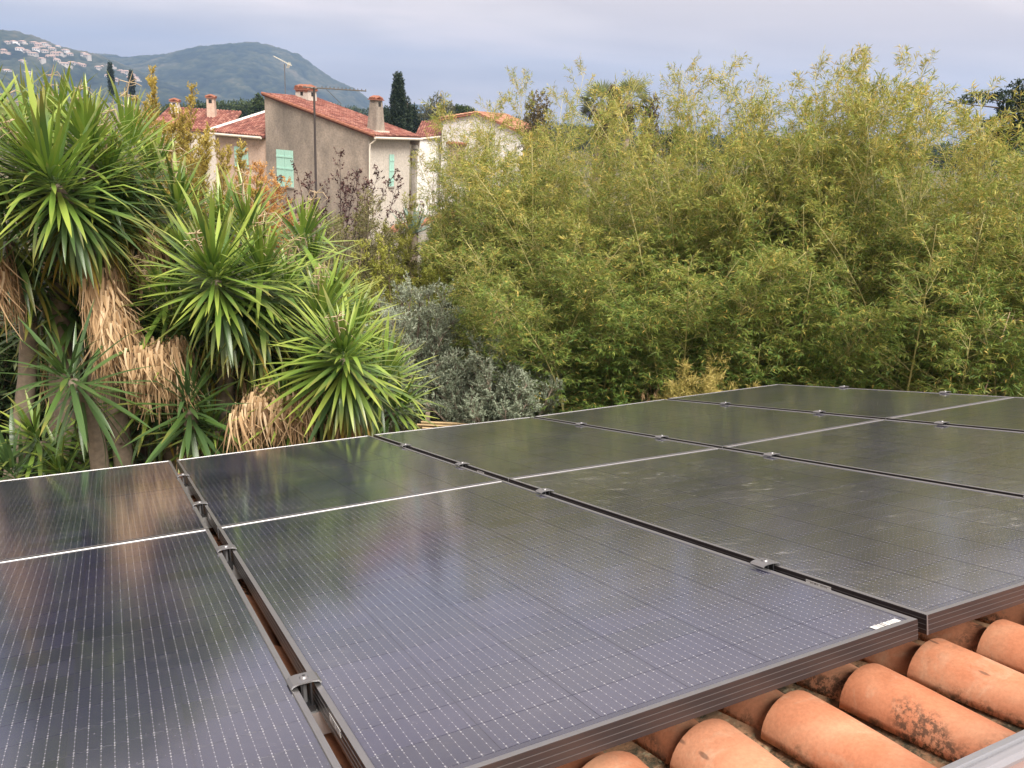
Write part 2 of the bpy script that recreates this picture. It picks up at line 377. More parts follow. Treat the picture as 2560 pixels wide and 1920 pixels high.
class MB:
    """collects boxes, prisms and tubes into one mesh"""
    def __init__(s): s.V = []; s.F = []; s.mi = []
    def add(s, V, F, mi=0, m=None):
        o = len(s.V)
        for v in V:
            v = Vector(v)
            s.V.append(tuple(m @ v if m is not None else v))
        for f in F: s.F.append(tuple(i + o for i in f)); s.mi.append(mi)
        return s
    def box(s, a, b, mi=0, m=None):
        (x0, y0, z0), (x1, y1, z1) = a, b
        V = [(x0, y0, z0), (x1, y0, z0), (x1, y1, z0), (x0, y1, z0), (x0, y0, z1), (x1, y0, z1), (x1, y1, z1), (x0, y1, z1)]
        return s.add(V, [(3, 2, 1, 0), (4, 5, 6, 7), (0, 1, 5, 4), (1, 2, 6, 5), (2, 3, 7, 6), (3, 0, 4, 7)], mi, m)
    def cyl(s, c, r, h, n=16, mi=0, r2=None, m=None):
        r2 = r if r2 is None else r2; x, y, z = c
        V = [(x + r * math.cos(2 * math.pi * i / n), y + r * math.sin(2 * math.pi * i / n), z) for i in range(n)]
        V += [(x + r2 * math.cos(2 * math.pi * i / n), y + r2 * math.sin(2 * math.pi * i / n), z + h) for i in range(n)]
        F = [(i, (i + 1) % n, n + (i + 1) % n, n + i) for i in range(n)] + [tuple(range(n))[::-1], tuple(range(n, 2 * n))]
        return s.add(V, F, mi, m)
    def tube(s, pts, rad, n=6, mi=0):
        pts = [Vector(p) for p in pts]
        rad = rad if hasattr(rad, '__len__') else [rad] * len(pts)
        o = len(s.V); prev = None
        for k, p in enumerate(pts):
            d = (pts[min(k + 1, len(pts) - 1)] - pts[max(k - 1, 0)]).normalized()
            a = prev if prev is not None else (Vector((1, 0, 0)) if abs(d.x) < .8 else Vector((0, 1, 0)))
            u = (a - d * a.dot(d)).normalized(); prev = u; w = d.cross(u)
            for i in range(n):
                t = 2 * math.pi * i / n
                s.V.append(tuple(p + (u * math.cos(t) + w * math.sin(t)) * rad[k]))
        for k in range(len(pts) - 1):
            for i in range(n):
                j = (i + 1) % n
                s.F.append((o + k * n + i, o + k * n + j, o + (k + 1) * n + j, o + (k + 1) * n + i)); s.mi.append(mi)
        s.F.append(tuple(o + i for i in range(n))[::-1]); s.mi.append(mi)
        s.F.append(tuple(o + (len(pts) - 1) * n + i for i in range(n))); s.mi.append(mi)
        return s
    def mesh(s, name, mats, smooth=False): return mesh(name, s.V, s.F, mats, s.mi, smooth)
    def build(s, name, mats, parent=None, m=None, smooth=False): return add(name, s.mesh(name, mats, smooth), parent, m)

# ------------------------------------------------------------------ vectorised vegetation
def unit(a): return a / np.maximum(np.linalg.norm(a, axis=-1, keepdims=True), 1e-9)
def rnd(*s): return rng.random(s)
def branch(P, D, L, n, t0, t1, ang, ratio, up=0., curl=0.):
    """n children on each straight parent (P + D*L*t)"""
    m = len(P)
    t = t0 + (t1 - t0) * (np.arange(n)[None, :] + rnd(m, n)) / n
    Pp = P[:, None] + D[:, None] * (L[:, None] * t)[..., None] + np.array([0, 0, -1.]) * (curl * (L[:, None] * t) ** 2)[..., None]
    r = rng.normal(size=(m, n, 3)); r -= (r * D[:, None]).sum(-1, keepdims=True) * D[:, None]; r = unit(r)
    a = np.radians(ang) * (.7 + .6 * rnd(m, n))[..., None]
    Dn = unit(D[:, None] * np.cos(a) + r * np.sin(a) + np.array([0, 0, up]))
    Ln = L[:, None] * ratio * (.6 + .7 * rnd(m, n)) * (1.15 - .6 * t)
    return Pp.reshape(-1, 3), Dn.reshape(-1, 3), Ln.ravel()
def leaves(P, D, L, n, ll, lw, spread=.8, droop=.3, t0=.25, tint=None, fold=0.):
    m = len(P)
    t = t0 + (1.03 - t0) * (np.arange(n)[None, :] + rnd(m, n)) / n
    B = P[:, None] + D[:, None] * (L[:, None] * t)[..., None]
    d = unit(D[:, None] + rng.normal(size=(m, n, 3)) * spread + np.array([0, 0, -droop]))
    r = rng.normal(size=(m, n, 3)) * .8 + np.array([0, 0, 1.2])
    s = unit(np.cross(d, r))
    lh = ll * (.6 + .7 * rnd(m, n))[..., None]; w = lw * (.8 + .4 * rnd(m, n))[..., None] * .5
    nrm = np.cross(s, d)
    V = np.stack([B, B + d * lh * .42 + s * w, B + d * lh - nrm * lh * .12, B + d * lh * .42 - s * w], axis=2).reshape(-1, 3)
    k = m * n
    F = np.arange(4 * k).reshape(k, 4)
    tt = (rnd(m, n) if tint is None else np.clip(tint[:, None] + rng.normal(size=(m, n)) * .12, 0, 1)).ravel()
    # a few dead, yellow leaves
    y = rnd(k) < .035; tt[y] = 1.
    return V, F, np.repeat(tt, 4)
def sticks(P, D, L, r0, r1, curl=0., seg=1):
    """three-sided twigs"""
    Vs = []; Fs = []; m = len(P)
    u = unit(np.cross(D, np.array([.31, .52, .79]))); w = np.cross(D, u)
    rings = []
    for k in range(seg + 1):
        t = k / seg
        C = P + D * (L * t)[:, None] + np.array([0, 0, -1.]) * (curl * (L * t) ** 2)[:, None]
        r = (r0 + (r1 - r0) * t) * (np.ones(m))
        rings.append(np.stack([C + (u * math.cos(a) + w * math.sin(a)) * r[:, None] for a in (0, 2.094, 4.189)], 1))
    A = np.stack(rings, 1)                      # m, seg+1, 3, 3
    V = A.reshape(-1, 3); base = (np.arange(m) * (seg + 1) * 3)[:, None]
    for k in range(seg):
        for i in range(3):
            j = (i + 1) % 3
            Fs.append(base + np.array([[k * 3 + i, k * 3 + j, (k + 1) * 3 + j, (k + 1) * 3 + i]]))
    return V, np.concatenate(Fs)
def join(parts):
    V = []; F = []; T = []; o = 0
    for p in parts:
        v, f = p[0], p[1]; V.append(v); F.append(f + o); o += len(v)
        T.append(p[2] if len(p) > 2 else np.full(len(v), .5))
    return np.concatenate(V), np.concatenate(F), np.concatenate(T)
def vmesh(name, parts, mats, smooth=False):
    V, F, T = join(parts); return mesh(name, V, F, mats, None, smooth, T)

# ================================================================== SETTING
def gz(y): return -min(3.0, max(0., (y - 9) * .07))
xs_ = np.concatenate([np.linspace(-3500, -80, 24), np.linspace(-60, 60, 61), np.linspace(80, 3500, 24)])
ys_ = np.concatenate([np.linspace(-300, -10, 8), np.linspace(-6, 70, 60), np.linspace(90, 4500, 40)])
gv = [(x, y, gz(y) + (.06 * math.sin(x * 1.3) * math.cos(y * 1.1) if abs(x) < 60 and y < 70 else 0)) for y in ys_ for x in xs_]
nx = len(xs_)
gf = [(j * nx + i, j * nx + i + 1, (j + 1) * nx + i + 1, (j + 1) * nx + i) for j in range(len(ys_) - 1) for i in range(nx - 1)]
tag(add('ground', mesh('ground', gv, gf, M['ground'], smooth=True)), kind='structure')

def smooth(a): a = np.clip(a, 0, 1); return a * a * (3 - 2 * a)
class Hill:
    def __init__(s, name, sil, Yr, Y0, Y1, step, tree, seed):
        r = np.random.default_rng(seed)
        P = [at(px, py, Yr) for px, py in sil]
        s.px = np.array([p.x for p in P]); s.pz = np.array([p.z for p in P]); s.Yr, s.Y0, s.Y1 = Yr, Y0, Y1
        xs = np.arange(s.px[0], s.px[-1], step); ys = np.arange(Y0, Y1, step * 1.5)
        X, Y = np.meshgrid(xs, ys)
        Z = s.h(X, Y)
        def lattice(cell):
            g = r.random((int((Y1 - Y0) / cell) + 3, int((xs[-1] - xs[0]) / cell) + 3))
            i = (Y - Y0) / cell; j = (X - xs[0]) / cell; a = i.astype(int); b = j.astype(int); fi = smooth(i - a); fj = smooth(j - b)
            return (g[a, b] * (1 - fi) + g[a + 1, b] * fi) * (1 - fj) + (g[a, b + 1] * (1 - fi) + g[a + 1, b + 1] * fi) * fj
        big = lattice(170); mid = lattice(45)
        rv = r.random(X.shape)
        Z = Z - (4 + 16 * big) * smooth((s.Yr - Y) / 200) + mid * 5
        cover = smooth((mid * .6 + big * .5) * 2.2 - .1)
        Z = Z + tree * (rv ** .7) * (.4 + .6 * cover) - tree * .6
        T = np.clip(.5 * rv + .45 * big + .45 * mid - .2, 0, 1)
        n_, m_ = X.shape
        V = np.stack([X, Y, Z], -1).reshape(-1, 3)
        ii = np.arange(n_ * m_).reshape(n_, m_)
        Fq = np.stack([ii[:-1, :-1], ii[:-1, 1:], ii[1:, 1:], ii[1:, :-1]], -1).reshape(-1, 4)
        s.X0, s.gx, s.gy, s.Z = xs[0], xs[1] - xs[0], ys[1] - ys[0], Z
        o = tag(add(name, mesh(name, V, Fq, M['forest'], None, False, T.ravel())), kind='structure')
    def surf(s, x, y):
        i = int(round((y - s.Y0) / s.gy)); j = int(round((x - s.X0) / s.gx))
        i = min(max(i, 0), s.Z.shape[0] - 1); j = min(max(j, 0), s.Z.shape[1] - 1)
        return float(s.Z[i, j])
    def h(s, X, Y):
        zr = np.interp(np.asarray(X, float), s.px, s.pz)
        a = smooth((np.asarray(Y, float) - s.Y0) / (s.Yr - s.Y0)) ** .8
        b = smooth((s.Y1 - np.asarray(Y, float)) / (s.Y1 - s.Yr))
        return -6 + (zr + 6) * np.where(np.asarray(Y) < s.Yr, a, b)
main_hill = Hill('hill', [(-900, 190), (-300, 160), (0, 150), (231, 141), (310, 145), (381, 147), (420, 144), (463, 136), (520, 121), (560, 117), (600, 113), (650, 112), (700, 124), (741, 139), (770, 160), (810, 191), (840, 208), (880, 226), (905, 243), (926, 266), (945, 282), (990, 300), (1250, 322), (1500, 340)], 1900, 1250, 2300, 5.5, 7, 3)
left_hill = Hill('hill', [(-900, 10), (-500, 30), (-200, 60), (0, 80), (46, 86), (104, 112), (170, 128), (231, 142), (300, 172), (370, 203), (450, 232), (540, 258), (660, 285)], 1300, 850, 1700, 4.5, 6, 5)
far_ridge = Hill('hill', [(900, 320), (950, 286), (985, 272), (1030, 262), (1070, 268), (1120, 280), (1200, 290), (1400, 310), (1900, 350), (2700, 400)], 2900, 2400, 3300, 14, 10, 8)

UG = math.radians(25)
def hill_house(i, px, py):
    for Y in np.arange(860, 1290, 6.):
        p = at(px, py, Y)
        if left_hill.surf(p.x, Y) > p.z: break
    else:
        return None
    r = random.Random(i * 7 + 1)
    w, d, h = r.uniform(7, 12), r.uniform(6, 8), r.choice([4.5, 5.2, 6.])
    b = MB(); b.box((-w / 2, -d / 2, -4), (w / 2, d / 2, h))
    o_, rz = .4, h + 1.4
    V = [(-w / 2 - o_, -d / 2 - o_, h), (w / 2 + o_, -d / 2 - o_, h), (w / 2 + o_, d / 2 + o_, h), (-w / 2 - o_, d / 2 + o_, h), (-w / 2 + 2, 0, rz), (w / 2 - 2, 0, rz)]
    b.add(V, [(0, 1, 5, 4), (1, 2, 5), (2, 3, 4, 5), (3, 0, 4)], 1)
    for k in range(3):
        x = -w / 2 + w * (k + .5) / 3
        b.box((x - .7, -d / 2 - .1, h - 2.4), (x + .7, -d / 2 + .05, h - .9), 2)
    if r.random() < .5: b.box((w / 2, -d / 2, -4), (w / 2 + 4, d / 2, h - 2.5))
    o = b.build('hillside_house', [M[r.choice(['stucco_white', 'stucco_cream', 'stucco_white', 'stucco_cream', 'stucco_pink'])], M['villa_roof'], M['dark_hole']])
    o.location = (p.x, Y + 2, p.z - 1.5); o.rotation_euler = (0, 0, r.uniform(-.6, .5))
    tag(o, 'tiny pale villa on the distant wooded hillside above the yucca leaves', 'house', 'villas scattered over the far hillside')
for i, (x, y) in enumerate([(60, 220), (120, 215), (200, 225), (310, 225), (350, 250), (400, 235), (440, 255), (480, 290), (530, 260), (600, 300), (640, 330), (180, 290), (240, 300), (330, 290), (410, 300), (500, 320), (545, 330), (800, 350), (770, 335), (380, 385), (200, 400), (520, 385), (660, 415), (720, 420), (760, 440), (900, 450), (930, 445), (1010, 435), (1110, 485), (1160, 500), (1210, 520), (990, 540), (1050, 570), (1180, 550), (1250, 560), (1340, 490), (1350, 530), (1480, 610), (60, 490), (250, 500), (30, 300), (300, 330), (460, 360), (590, 430)]):
    hill_house(i, x * .27125, 50 + y * .27125)

# ------------------------------------------------------------------ neighbouring houses
def tilefield(w, l, cp=.24, ct=.36, seed=0, rake=False):
    """curved roof tiles over a w x l rectangle: x across, y down the slope, z proud of it"""
    r = random.Random(seed); V = []; F = []; T = []
    nc = max(1, round(w / cp)); nr = max(1, round(l / ct)); cp = w / nc; ct = l / nr
    for j in range(nr):
        for i in range(nc):
            x0 = i * cp; y0 = j * ct; rr = cp * .46; t = r.random() * .8 + .1
            if r.random() < .12: t = r.random()
            o = len(V)
            for (yy, lift) in ((y0 - .03, .0), (y0 + ct, .035)):
                for a in (0, 60, 120, 180):
                    V.append((x0 + cp / 2 - rr * math.cos(math.radians(a)), yy, lift + rr * .85 * math.sin(math.radians(a)))); T.append(t)
            for k in range(3): F.append((o + k, o + 4 + k, o + 5 + k, o + 1 + k))
            F.append((o + 4, o + 7, o + 6, o + 5))
    return V, F, T
def roof_tiles(parent, origin, ex, ey, w, l, mat, seed=0, name='roof_tiles'):
    ex = Vector(ex).normalized(); ey = Vector(ey).normalized(); ez = ex.cross(ey)
    if ez.z < 0: ez = -ez
    V, F, T = tilefield(w, l, seed=seed)
    O = Vector(origin)
    W = [tuple(O + ex * v[0] + ey * v[1] + ez * v[2]) for v in V]
    return tag(add(name, mesh(name, W, F, M[mat], None, False, T), parent), kind='stuff')
def slab(parent, name, pts, th, mat):
    a = Vector(pts[1]) - Vector(pts[0]); b = Vector(pts[-1]) - Vector(pts[0]); n = a.cross(b).normalized()
    if n.z < 0: n = -n
    k = len(pts); V = [tuple(Vector(p)) for p in pts] + [tuple(Vector(p) - n * th) for p in pts]
    F = [tuple(range(k)), tuple(range(k, 2 * k))[::-1]] + [(i, k + i, k + (i + 1) % k, (i + 1) % k) for i in range(k)]
    return add(name, mesh(name, V, F, M[mat]), parent)
def frame_mat(o, x_axis, y_axis):
    X = Vector(x_axis).normalized(); Y = Vector(y_axis).normalized(); Z = X.cross(Y)
    return Matrix([[X[i], Y[i], Z[i], o[i]] for i in range(3)] + [[0, 0, 0, 1]])
us = (math.sin(UG), math.cos(UG), 0); ug = (-math.cos(UG), math.sin(UG), 0)
def local_of(root_m, p): return root_m.inverted() @ p
def chimney(parent, x, y, z, w, d, h, top=.75, mat='stucco_grey', capmat='far_tile_orange'):
    b = MB()
    w2, d2 = w * top, d * top
    V = [(x - w / 2, y - d / 2, z), (x + w / 2, y - d / 2, z), (x + w / 2, y + d / 2, z), (x - w / 2, y + d / 2, z), (x - w2 / 2, y - d2 / 2, z + h), (x + w2 / 2, y - d2 / 2, z + h), (x + w2 / 2, y + d2 / 2, z + h), (x - w2 / 2, y + d2 / 2, z + h)]
    b.add(V, [(0, 1, 5, 4), (1, 2, 6, 5), (2, 3, 7, 6), (3, 0, 4, 7), (4, 5, 6, 7)])
    hh = min(.26, h * .35)
    b.box((x - w2 / 2 - .012, y - .1, z + h - hh - .1), (x - w2 / 2 + .05, y + .12, z + h - .1), 1)
    b.box((x - .12, y - d2 / 2 - .03, z + h - hh - .1), (x + .12, y - d2 / 2 + .05, z + h - .1), 1)
    o = b.build('chimney', [M[mat], M['dark_hole']], parent)
    c = MB(); q = .09
    c.box((x - w2 / 2 - q, y - d2 / 2 - q, z + h), (x + w2 / 2 + q, y + d2 / 2 + q, z + h + .05))
    for k in range(3):
        yy = y - d2 / 2 + d2 * (k + .5) / 3
        pts = [(x - w2 / 2 - q, yy, z + h + .08), (x, yy, z + h + .2), (x + w2 / 2 + q, yy, z + h + .08)]
        c.tube(pts, d2 / 5, 6)
    c.build('chimney_cap', [M[capmat]], o)
    return o
def shutter(parent, m, w, h, mat='shutter_green', leavesn=2):
    """local x across, z up, y out of the wall"""
    f = MB(); f.box((-w / 2 - .06, 0, -.08), (w / 2 + .06, .09, 0)); fo = f.build('window_sill', [M['concrete']], parent, m)
    for k in range(leavesn):
        b = MB(); x0 = -w / 2 + w * k / leavesn + .01; x1 = -w / 2 + w * (k + 1) / leavesn - .01
        nb = max(2, int((x1 - x0) / .13))
        for i in range(nb):
            a = x0 + (x1 - x0) * i / nb; b.box((a, .02, 0), (a + (x1 - x0) / nb - .012, .055, h))
        for zz in (.18, .5, .82):
            if zz == .5 and h < 1.6: continue
            b.box((x0 + .02, .055, h * zz - .05), (x1 - .02, .082, h * zz + .05))
        b.build('shutter', [M[mat]], parent, m)
GND = -3.2
# house 1: grey gable wall
P1 = at(922, 331, 50.); P0 = at(654, 233, 53.1)
m1 = frame_mat((P1.x, P1.y, 0), us, ug)
h1 = thing('stucco_house', 'house with stained grey gable wall, red tiled roof and two chimneys beyond the garden', 'house', m=m1)
LG, LS = 8.0, 5.1; zE, zR = P1.z - .18, P0.z - .15
V = [(0, 0, GND), (4.5, 0, GND), (4.5, LG, GND), (0, LG, GND), (0, 0, zE), (4.5, 0, zE), (4.5, LG, zR), (0, LG, zR)]
add('wall', mesh('wall', V, [(0, 3, 7, 4), (0, 4, 5, 1), (1, 5, 6, 2), (2, 6, 7, 3), (4, 7, 6, 5)], [M['stucco_grey'], M['stucco_cream']], [0, 1, 1, 0, 0]), h1)
sl = (zR - zE) / LG
def rz1(y): return zE + sl * y
rf = slab(h1, 'roof', [(-.12, -.45, rz1(-.45) + .10), (5.1, -.45, rz1(-.45) + .10), (5.1, LG + .1, rz1(LG + .1) + .10), (-.12, LG + .1, rz1(LG + .1) + .10)], .10, 'far_tile_red')
ll = math.hypot(LG + .55, (LG + .55) * sl)
roof_tiles(rf, (-.12, LG + .1, rz1(LG + .1) + .11), (1, 0, 0), (0, -1, -sl), 5.2, ll, 'far_tile_red', 3)
# verge tiles along the rake
vb = MB(); nv = 24
for k in range(nv):
    a = LG + .1 - k * (LG + .55) / nv; bb = a - (LG + .55) / nv * 1.04
    vb.tube([(-.12, a, rz1(a) + .14), (-.12, bb, rz1(bb) + .165)], [.085, .105], 7)
tag(vb.build('verge_tiles', [M['far_tile_orange']], h1), kind='stuff')
g_ = MB(); g_.tube([(-.1, -.52, rz1(-.45) + .0), (5.1, -.52, rz1(-.45) - .02)], .075, 8); g_.build('gutter', [M['gutter']], h1)
dp = MB(); dp.tube([(.05, -.5, zE - .12), (.02, -.45, zE - .25), (-.02, -.12, zE - .5), (-.02, -.08, zE - .8), (-.02, -.08, GND)], .05, 8); dp.build('downpipe', [M['gutter']], h1)
mg = frame_mat((0, 6.45, at(705, 375, 52.5).z - 2.25), (0, 1, 0), (-1, 0, 0)); shutter(h1, mg, 1.38, 2.25)
ms_ = frame_mat((3.35, 0, at(978, 463, 53.).z), (1, 0, 0), (0, -1, 0))
ms_ = Matrix([[1, 0, 0, 2.4], [0, -1, 0, 0], [0, 0, 1, at(978, 463, 53.).z], [0, 0, 0, 1]]); shutter(h1, ms_, .52, 1.95)
chimney(h1, 3.2, 7.35, rz1(7.35), .85, 1.1, .70, .96, 'stucco_cream')
chimney(h1, 1.5, .55, rz1(.4), .95, .72, 1.95, .66, 'stucco_grey')
fl = MB(); fl.box((.9, -.05, rz1(.0) + .15), (2.1, .25, rz1(.2) + .24)); fl.build('flashing', [M['gutter']], h1)
pb = MB(); pb.box((4.78, -.28, GND), (5.02, 0.0, zE - .75)); pb.box((4.73, -.36, zE - .75), (5.08, .04, zE - .5)); pb.box((4.84, -.45, zE - .5), (4.96, .3, zE - .22), 1)
pb.build('porch_post', [M['concrete'], M['bark']], h1)

# wing of that house, lower, to the left
W0 = at(656, 341.7, 53.3)
m2 = frame_mat((W0.x, W0.y, 0), us, ug)
h2 = thing('low_house', 'low house with dark red tiled roof and pinkish wall left of the grey gable', 'house', m=m2)
wl = 4.4; zg = W0.z; zt = at(654, 276.6, 59).z
b = MB(); V = [(.35, .02, GND), (6, .02, GND), (6, wl, GND), (.35, wl, GND), (.35, .02, zg - .1), (6, .02, zt - .3), (6, wl, zt - .3), (.35, wl, zg - .1)]
add('wall', mesh('wall', V, [(0, 1, 5, 4), (1, 2, 6, 5), (2, 3, 7, 6), (3, 0, 4, 7), (4, 5, 6, 7)], M['stucco_pink']), h2)
rf = slab(h2, 'roof', [(0, 0, zg), (6.2, 0, zt), (6.2, wl + .2, zt), (0, wl + .2, zg)], .1, 'far_tile_red')
roof_tiles(rf, (6.2, 0.02, zt + .01), (0, 1, 0), (-6.2, 0, zg - zt), wl + .2, math.hypot(6.2, zt - zg), 'far_tile_red', 5)
c = MB(); c.tube([(6.2, 0, zt + .1), (6.2, wl + .3, zt + .1)], .13, 8); tag(c.build('ridge_tiles', [M['far_tile_orange']], h2), kind='stuff')
c = MB(); c.tube([(6.2, wl + .25, zt + .12), (0, wl + .25, zg + .12)], .11, 6); tag(c.build('verge_tiles', [M['stucco_white']], h2), kind='stuff')
g_ = MB(); g_.tube([(-.08, 0.05, zg - .08), (-.08, wl + .1, zg - .08)], .08, 8); g_.build('gutter', [M['gutter']], h2)
yw = 2.15; mw = frame_mat((.35, yw, at(605, 368, 54.).z - 1.3), (0, 1, 0), (-1, 0, 0)); shutter(h2, mw, 1.2, 1.3)

# white house at the right
Q1 = at(1300, 326, 56.)
m3 = frame_mat((Q1.x, Q1.y, 0), us, ug)
h3 = thing('white_house', 'white rendered house with orange tiled roof behind the bamboo', 'house', m=m3)
yp, yl = 3.2, 6.0; ze, zp = Q1.z - .15, at(1193, 286, 57.5).z; zl = zp - .55
V = [(0, 0, GND), (4, 0, GND), (4, yl, GND), (0, yl, GND), (0, 0, ze), (4, 0, ze), (4, yp, zp), (0, yp, zp), (4, yl, zl), (0, yl, zl)]
add('wall', mesh('wall', V, [(0, 3, 9, 7, 4), (0, 4, 5, 1), (1, 5, 6, 8, 2), (2, 8, 9, 3), (4, 7, 6, 5), (7, 9, 8, 6)], M['stucco_white']), h3)
rf = slab(h3, 'roof', [(-.2, -.3, ze - .0), (4.2, -.3, ze - .0), (4.2, yp, zp + .12), (-.2, yp, zp + .12)], .1, 'far_tile_orange')
roof_tiles(rf, (-.2, yp, zp + .13), (1, 0, 0), (0, -(yp + .3), ze - zp - .12), 4.4, math.hypot(yp + .3, zp - ze + .12), 'far_tile_orange', 9)
rf2 = slab(h3, 'roof', [(-.2, yp, zp + .12), (4.2, yp, zp + .12), (4.2, yl + .3, zl + .06), (-.2, yl + .3, zl + .06)], .1, 'far_tile_orange')
roof_tiles(rf2, (-.2, yp, zp + .13), (1, 0, 0), (0, yl + .3 - yp, zl - zp), 4.4, yl + .3 - yp, 'far_tile_orange', 10)
zw = at(1135, 432, 58.5).z
mw = frame_mat((0, 4.75, zw), (0, 1, 0), (-1, 0, 0)); shutter(h3, mw, 1.35, 1.85, 'wood_beige', 1)
aw = MB(); aw.box((-.25, 4.0, zw + 1.9), (0, 5.5, zw + 1.98))
for k in range(8): aw.tube([(-.3, 4.05 + k * .19, zw + 1.98), (0, 4.05 + k * .19, zw + 2.06)], .09, 6)
aw.build('window_awning', [M['far_tile_orange']], h3)

R0 = at(1034, 347, 57.); R1 = at(1103, 340, 59.); T0 = at(1053, 305, 63.); T1 = at(1104, 307, 64.5)
h5 = thing('annex', 'small white annex with a steep red tiled roof beside the white house', 'house', loc=(R0.x, R0.y, 0))
o0 = Vector((R0.x, R0.y, 0)); loc = lambda v: tuple(Vector(v) - o0)
rf = slab(h5, 'roof', [loc(R0), loc(R1), loc(T1), loc(T0)], .1, 'far_tile_red')
exv = R1 - R0; eyv = R0 - T0
roof_tiles(rf, loc(T0 + Vector((0, 0, .02))), exv, eyv, (T1 - T0).length + .1, eyv.length, 'far_tile_red', 12)
k0 = R0 + Vector((.25, .3, -.12)); k1 = R1 + Vector((.0, .3, -.12)); t0_ = T0 + Vector((.2, 0, -.3)); t1_ = T1 + Vector((0, 0, -.3))
pts = [loc(k0), loc(k1), loc(t1_), loc(t0_)]; V = [(p[0], p[1], GND) for p in pts] + pts
add('wall', mesh('wall', V, [(0, 1, 5, 4), (1, 2, 6, 5), (2, 3, 7, 6), (3, 0, 4, 7)], M['stucco_white']), h5)
g_ = MB(); g_.tube([loc(R0 + Vector((0, -.05, -.05))), loc(R1 + Vector((0, -.05, -.05)))], .07, 8); g_.build('gutter', [M['gutter']], h5)

# house far left behind the feathery tree
S0 = at(372, 318, 62.)
m4 = frame_mat((S0.x, S0.y, 0), (1, .1, 0), (-.1, 1, 0))
h4 = thing('pale_house', 'pale house with pinkish roof and slim chimneys half hidden by the feathery yellow tree', 'house', m=m4)
b = MB(); b.box((0.2, 0.2, GND), (5.4, 6, S0.z)); b.build('wall', [M['stucco_cream']], h4)
rf = slab(h4, 'roof', [(0, 0, S0.z), (5.6, 0, S0.z), (5.6, 5, S0.z + 1.45), (0, 5, S0.z + 1.45)], .1, 'far_tile_orange')
roof_tiles(rf, (0, 5, S0.z + 1.46), (1, 0, 0), (0, -5, -1.45), 5.6, 5.2, 'far_tile_red', 14)
chimney(h4, 3.75, 3.2, S0.z + .85, .62, .6, 1.5, .9, 'stucco_pink'); chimney(h4, .9, 3.6, S0.z + 1.0, .6, .6, .9, .9, 'stucco_white')

# antennas
def yagi(b, c, dirv, L, n, el, mi=0, r=.012):
    d = Vector(dirv).normalized(); s = Vector((-d.y, d.x, 0)).normalized(); c = Vector(c)
    b.tube([c - d * L * .12, c + d * L], r, 5, mi)
    for k in range(n):
        p = c + d * L * (k / (n - 1)) * .98; e_ = el * (1 - .35 * k / n)
        b.tube([p - s * e_, p + s * e_], r * .55, 4, mi)
MY = 34.
top = at(785, 218, MY); bot = at(799, 520, MY); bot = Vector((top.x + .03, top.y, gz(MY)))
an = thing('tv_antenna_mast', 'tall dark antenna mast with a long horizontal comb of elements in front of grey gable', 'antenna', loc=bot)
b = MB(); b.tube([(0, 0, 0), (-.01, 0, (top.z - bot.z) * .55), (-.03, 0, top.z - bot.z)], [.055, .05, .042], 8); b.build('mast', [M['mast_rust']], an)
b = MB(); hz = top.z - bot.z - .02
yagi(b, (-.2, -.02, hz), (1, .35, .01), 2.25, 16, .16, 0, .026)
b.tube([(-.16, 0, hz - .02), (.12, 0, hz - .02)], .035, 6)
b.tube([(.5, .15, hz), (.42, .1, hz - .0), (1.0, .3, hz - .55)], .01, 4)
b.build('antenna_boom', [M['antenna_metal']], an)
for k in range(12): MB().tube([(.25 + k * .15, .17 + k * .05, hz - .01), (.25 + k * .15, .17 + k * .05, hz + .09)], .017, 4).build('antenna_element', [M['antenna_metal']], an)
rp = at(713, 228, 57.); 
ra = thing('roof_antenna', 'pale grid antenna on a thin mast beside the ridge chimney', 'antenna', loc=rp)
ht = at(713, 160, 57.).z - rp.z
b = MB(); b.tube([(0, 0, -.6), (0, 0, ht)], .028, 6); b.build('mast', [M['antenna_metal']], ra)
b = MB(); yagi(b, (.35, 0, ht - .02), (-1, .2, .42), 1.25, 9, .22, 0, .02)
for k in range(5): b.tube([(.2, -.28 + .14 * k, ht - .25), (.34, -.28 + .14 * k, ht + .12)], .012, 4)
b.tube([(.27, -.3, ht - .05), (.27, .3, ht - .05)], .014, 4)
b.build('antenna_boom', [M['antenna_pale']], ra)

# garden wall with coping tiles
A = at(985, 570, 20.2); B = at(1192, 515, 26.); A.z = B.z = 2.2
gw = thing('garden_wall', 'pale rendered garden wall with sloping tile coping beyond the shrubs', 'wall', loc=(A.x, A.y, gz(20)))
d = (B - A); L_ = Vector((d.x, d.y, 0)).length; mm = frame_mat((0, 0, 0), (d.x, d.y, 0), (-d.y, d.x, 0)); hgt = 2.2 - gz(20)
b = MB(); b.box((0, 0, -1.5), (L_, .22, hgt), 0, mm); b.build('wall_body', [M['stone']], gw)
cpm = MB()
for k in range(int(L_ / .36)): cpm.tube([mm @ Vector((k * .36, .11, hgt + .02)), mm @ Vector((k * .36 + .38, .11, hgt + .05))], [.10, .13], 8)
tag(cpm.build('coping_tiles', [M['far_tile_orange']], gw), kind='stuff')

# haze over the whole place
hz_ = MB(); hz_.box((-3600, -320, -12), (3600, 4600, 330))
hm = bpy.data.materials.new('haze_air'); hm.use_nodes = True; hm.node_tree.nodes.clear()
ho = hm.node_tree.nodes.new('ShaderNodeOutputMaterial'); pv = hm.node_tree.nodes.new('ShaderNodeVolumePrincipled')
pv.inputs['Color'].default_value = (.34, .53, .92, 1); pv.inputs['Density'].default_value = .00037; pv.inputs['Anisotropy'].default_value = .1
hm.node_tree.links.new(pv.outputs[0], ho.inputs['Volume'])
HAZE = tag(hz_.build('haze', [hm]), kind='stuff')

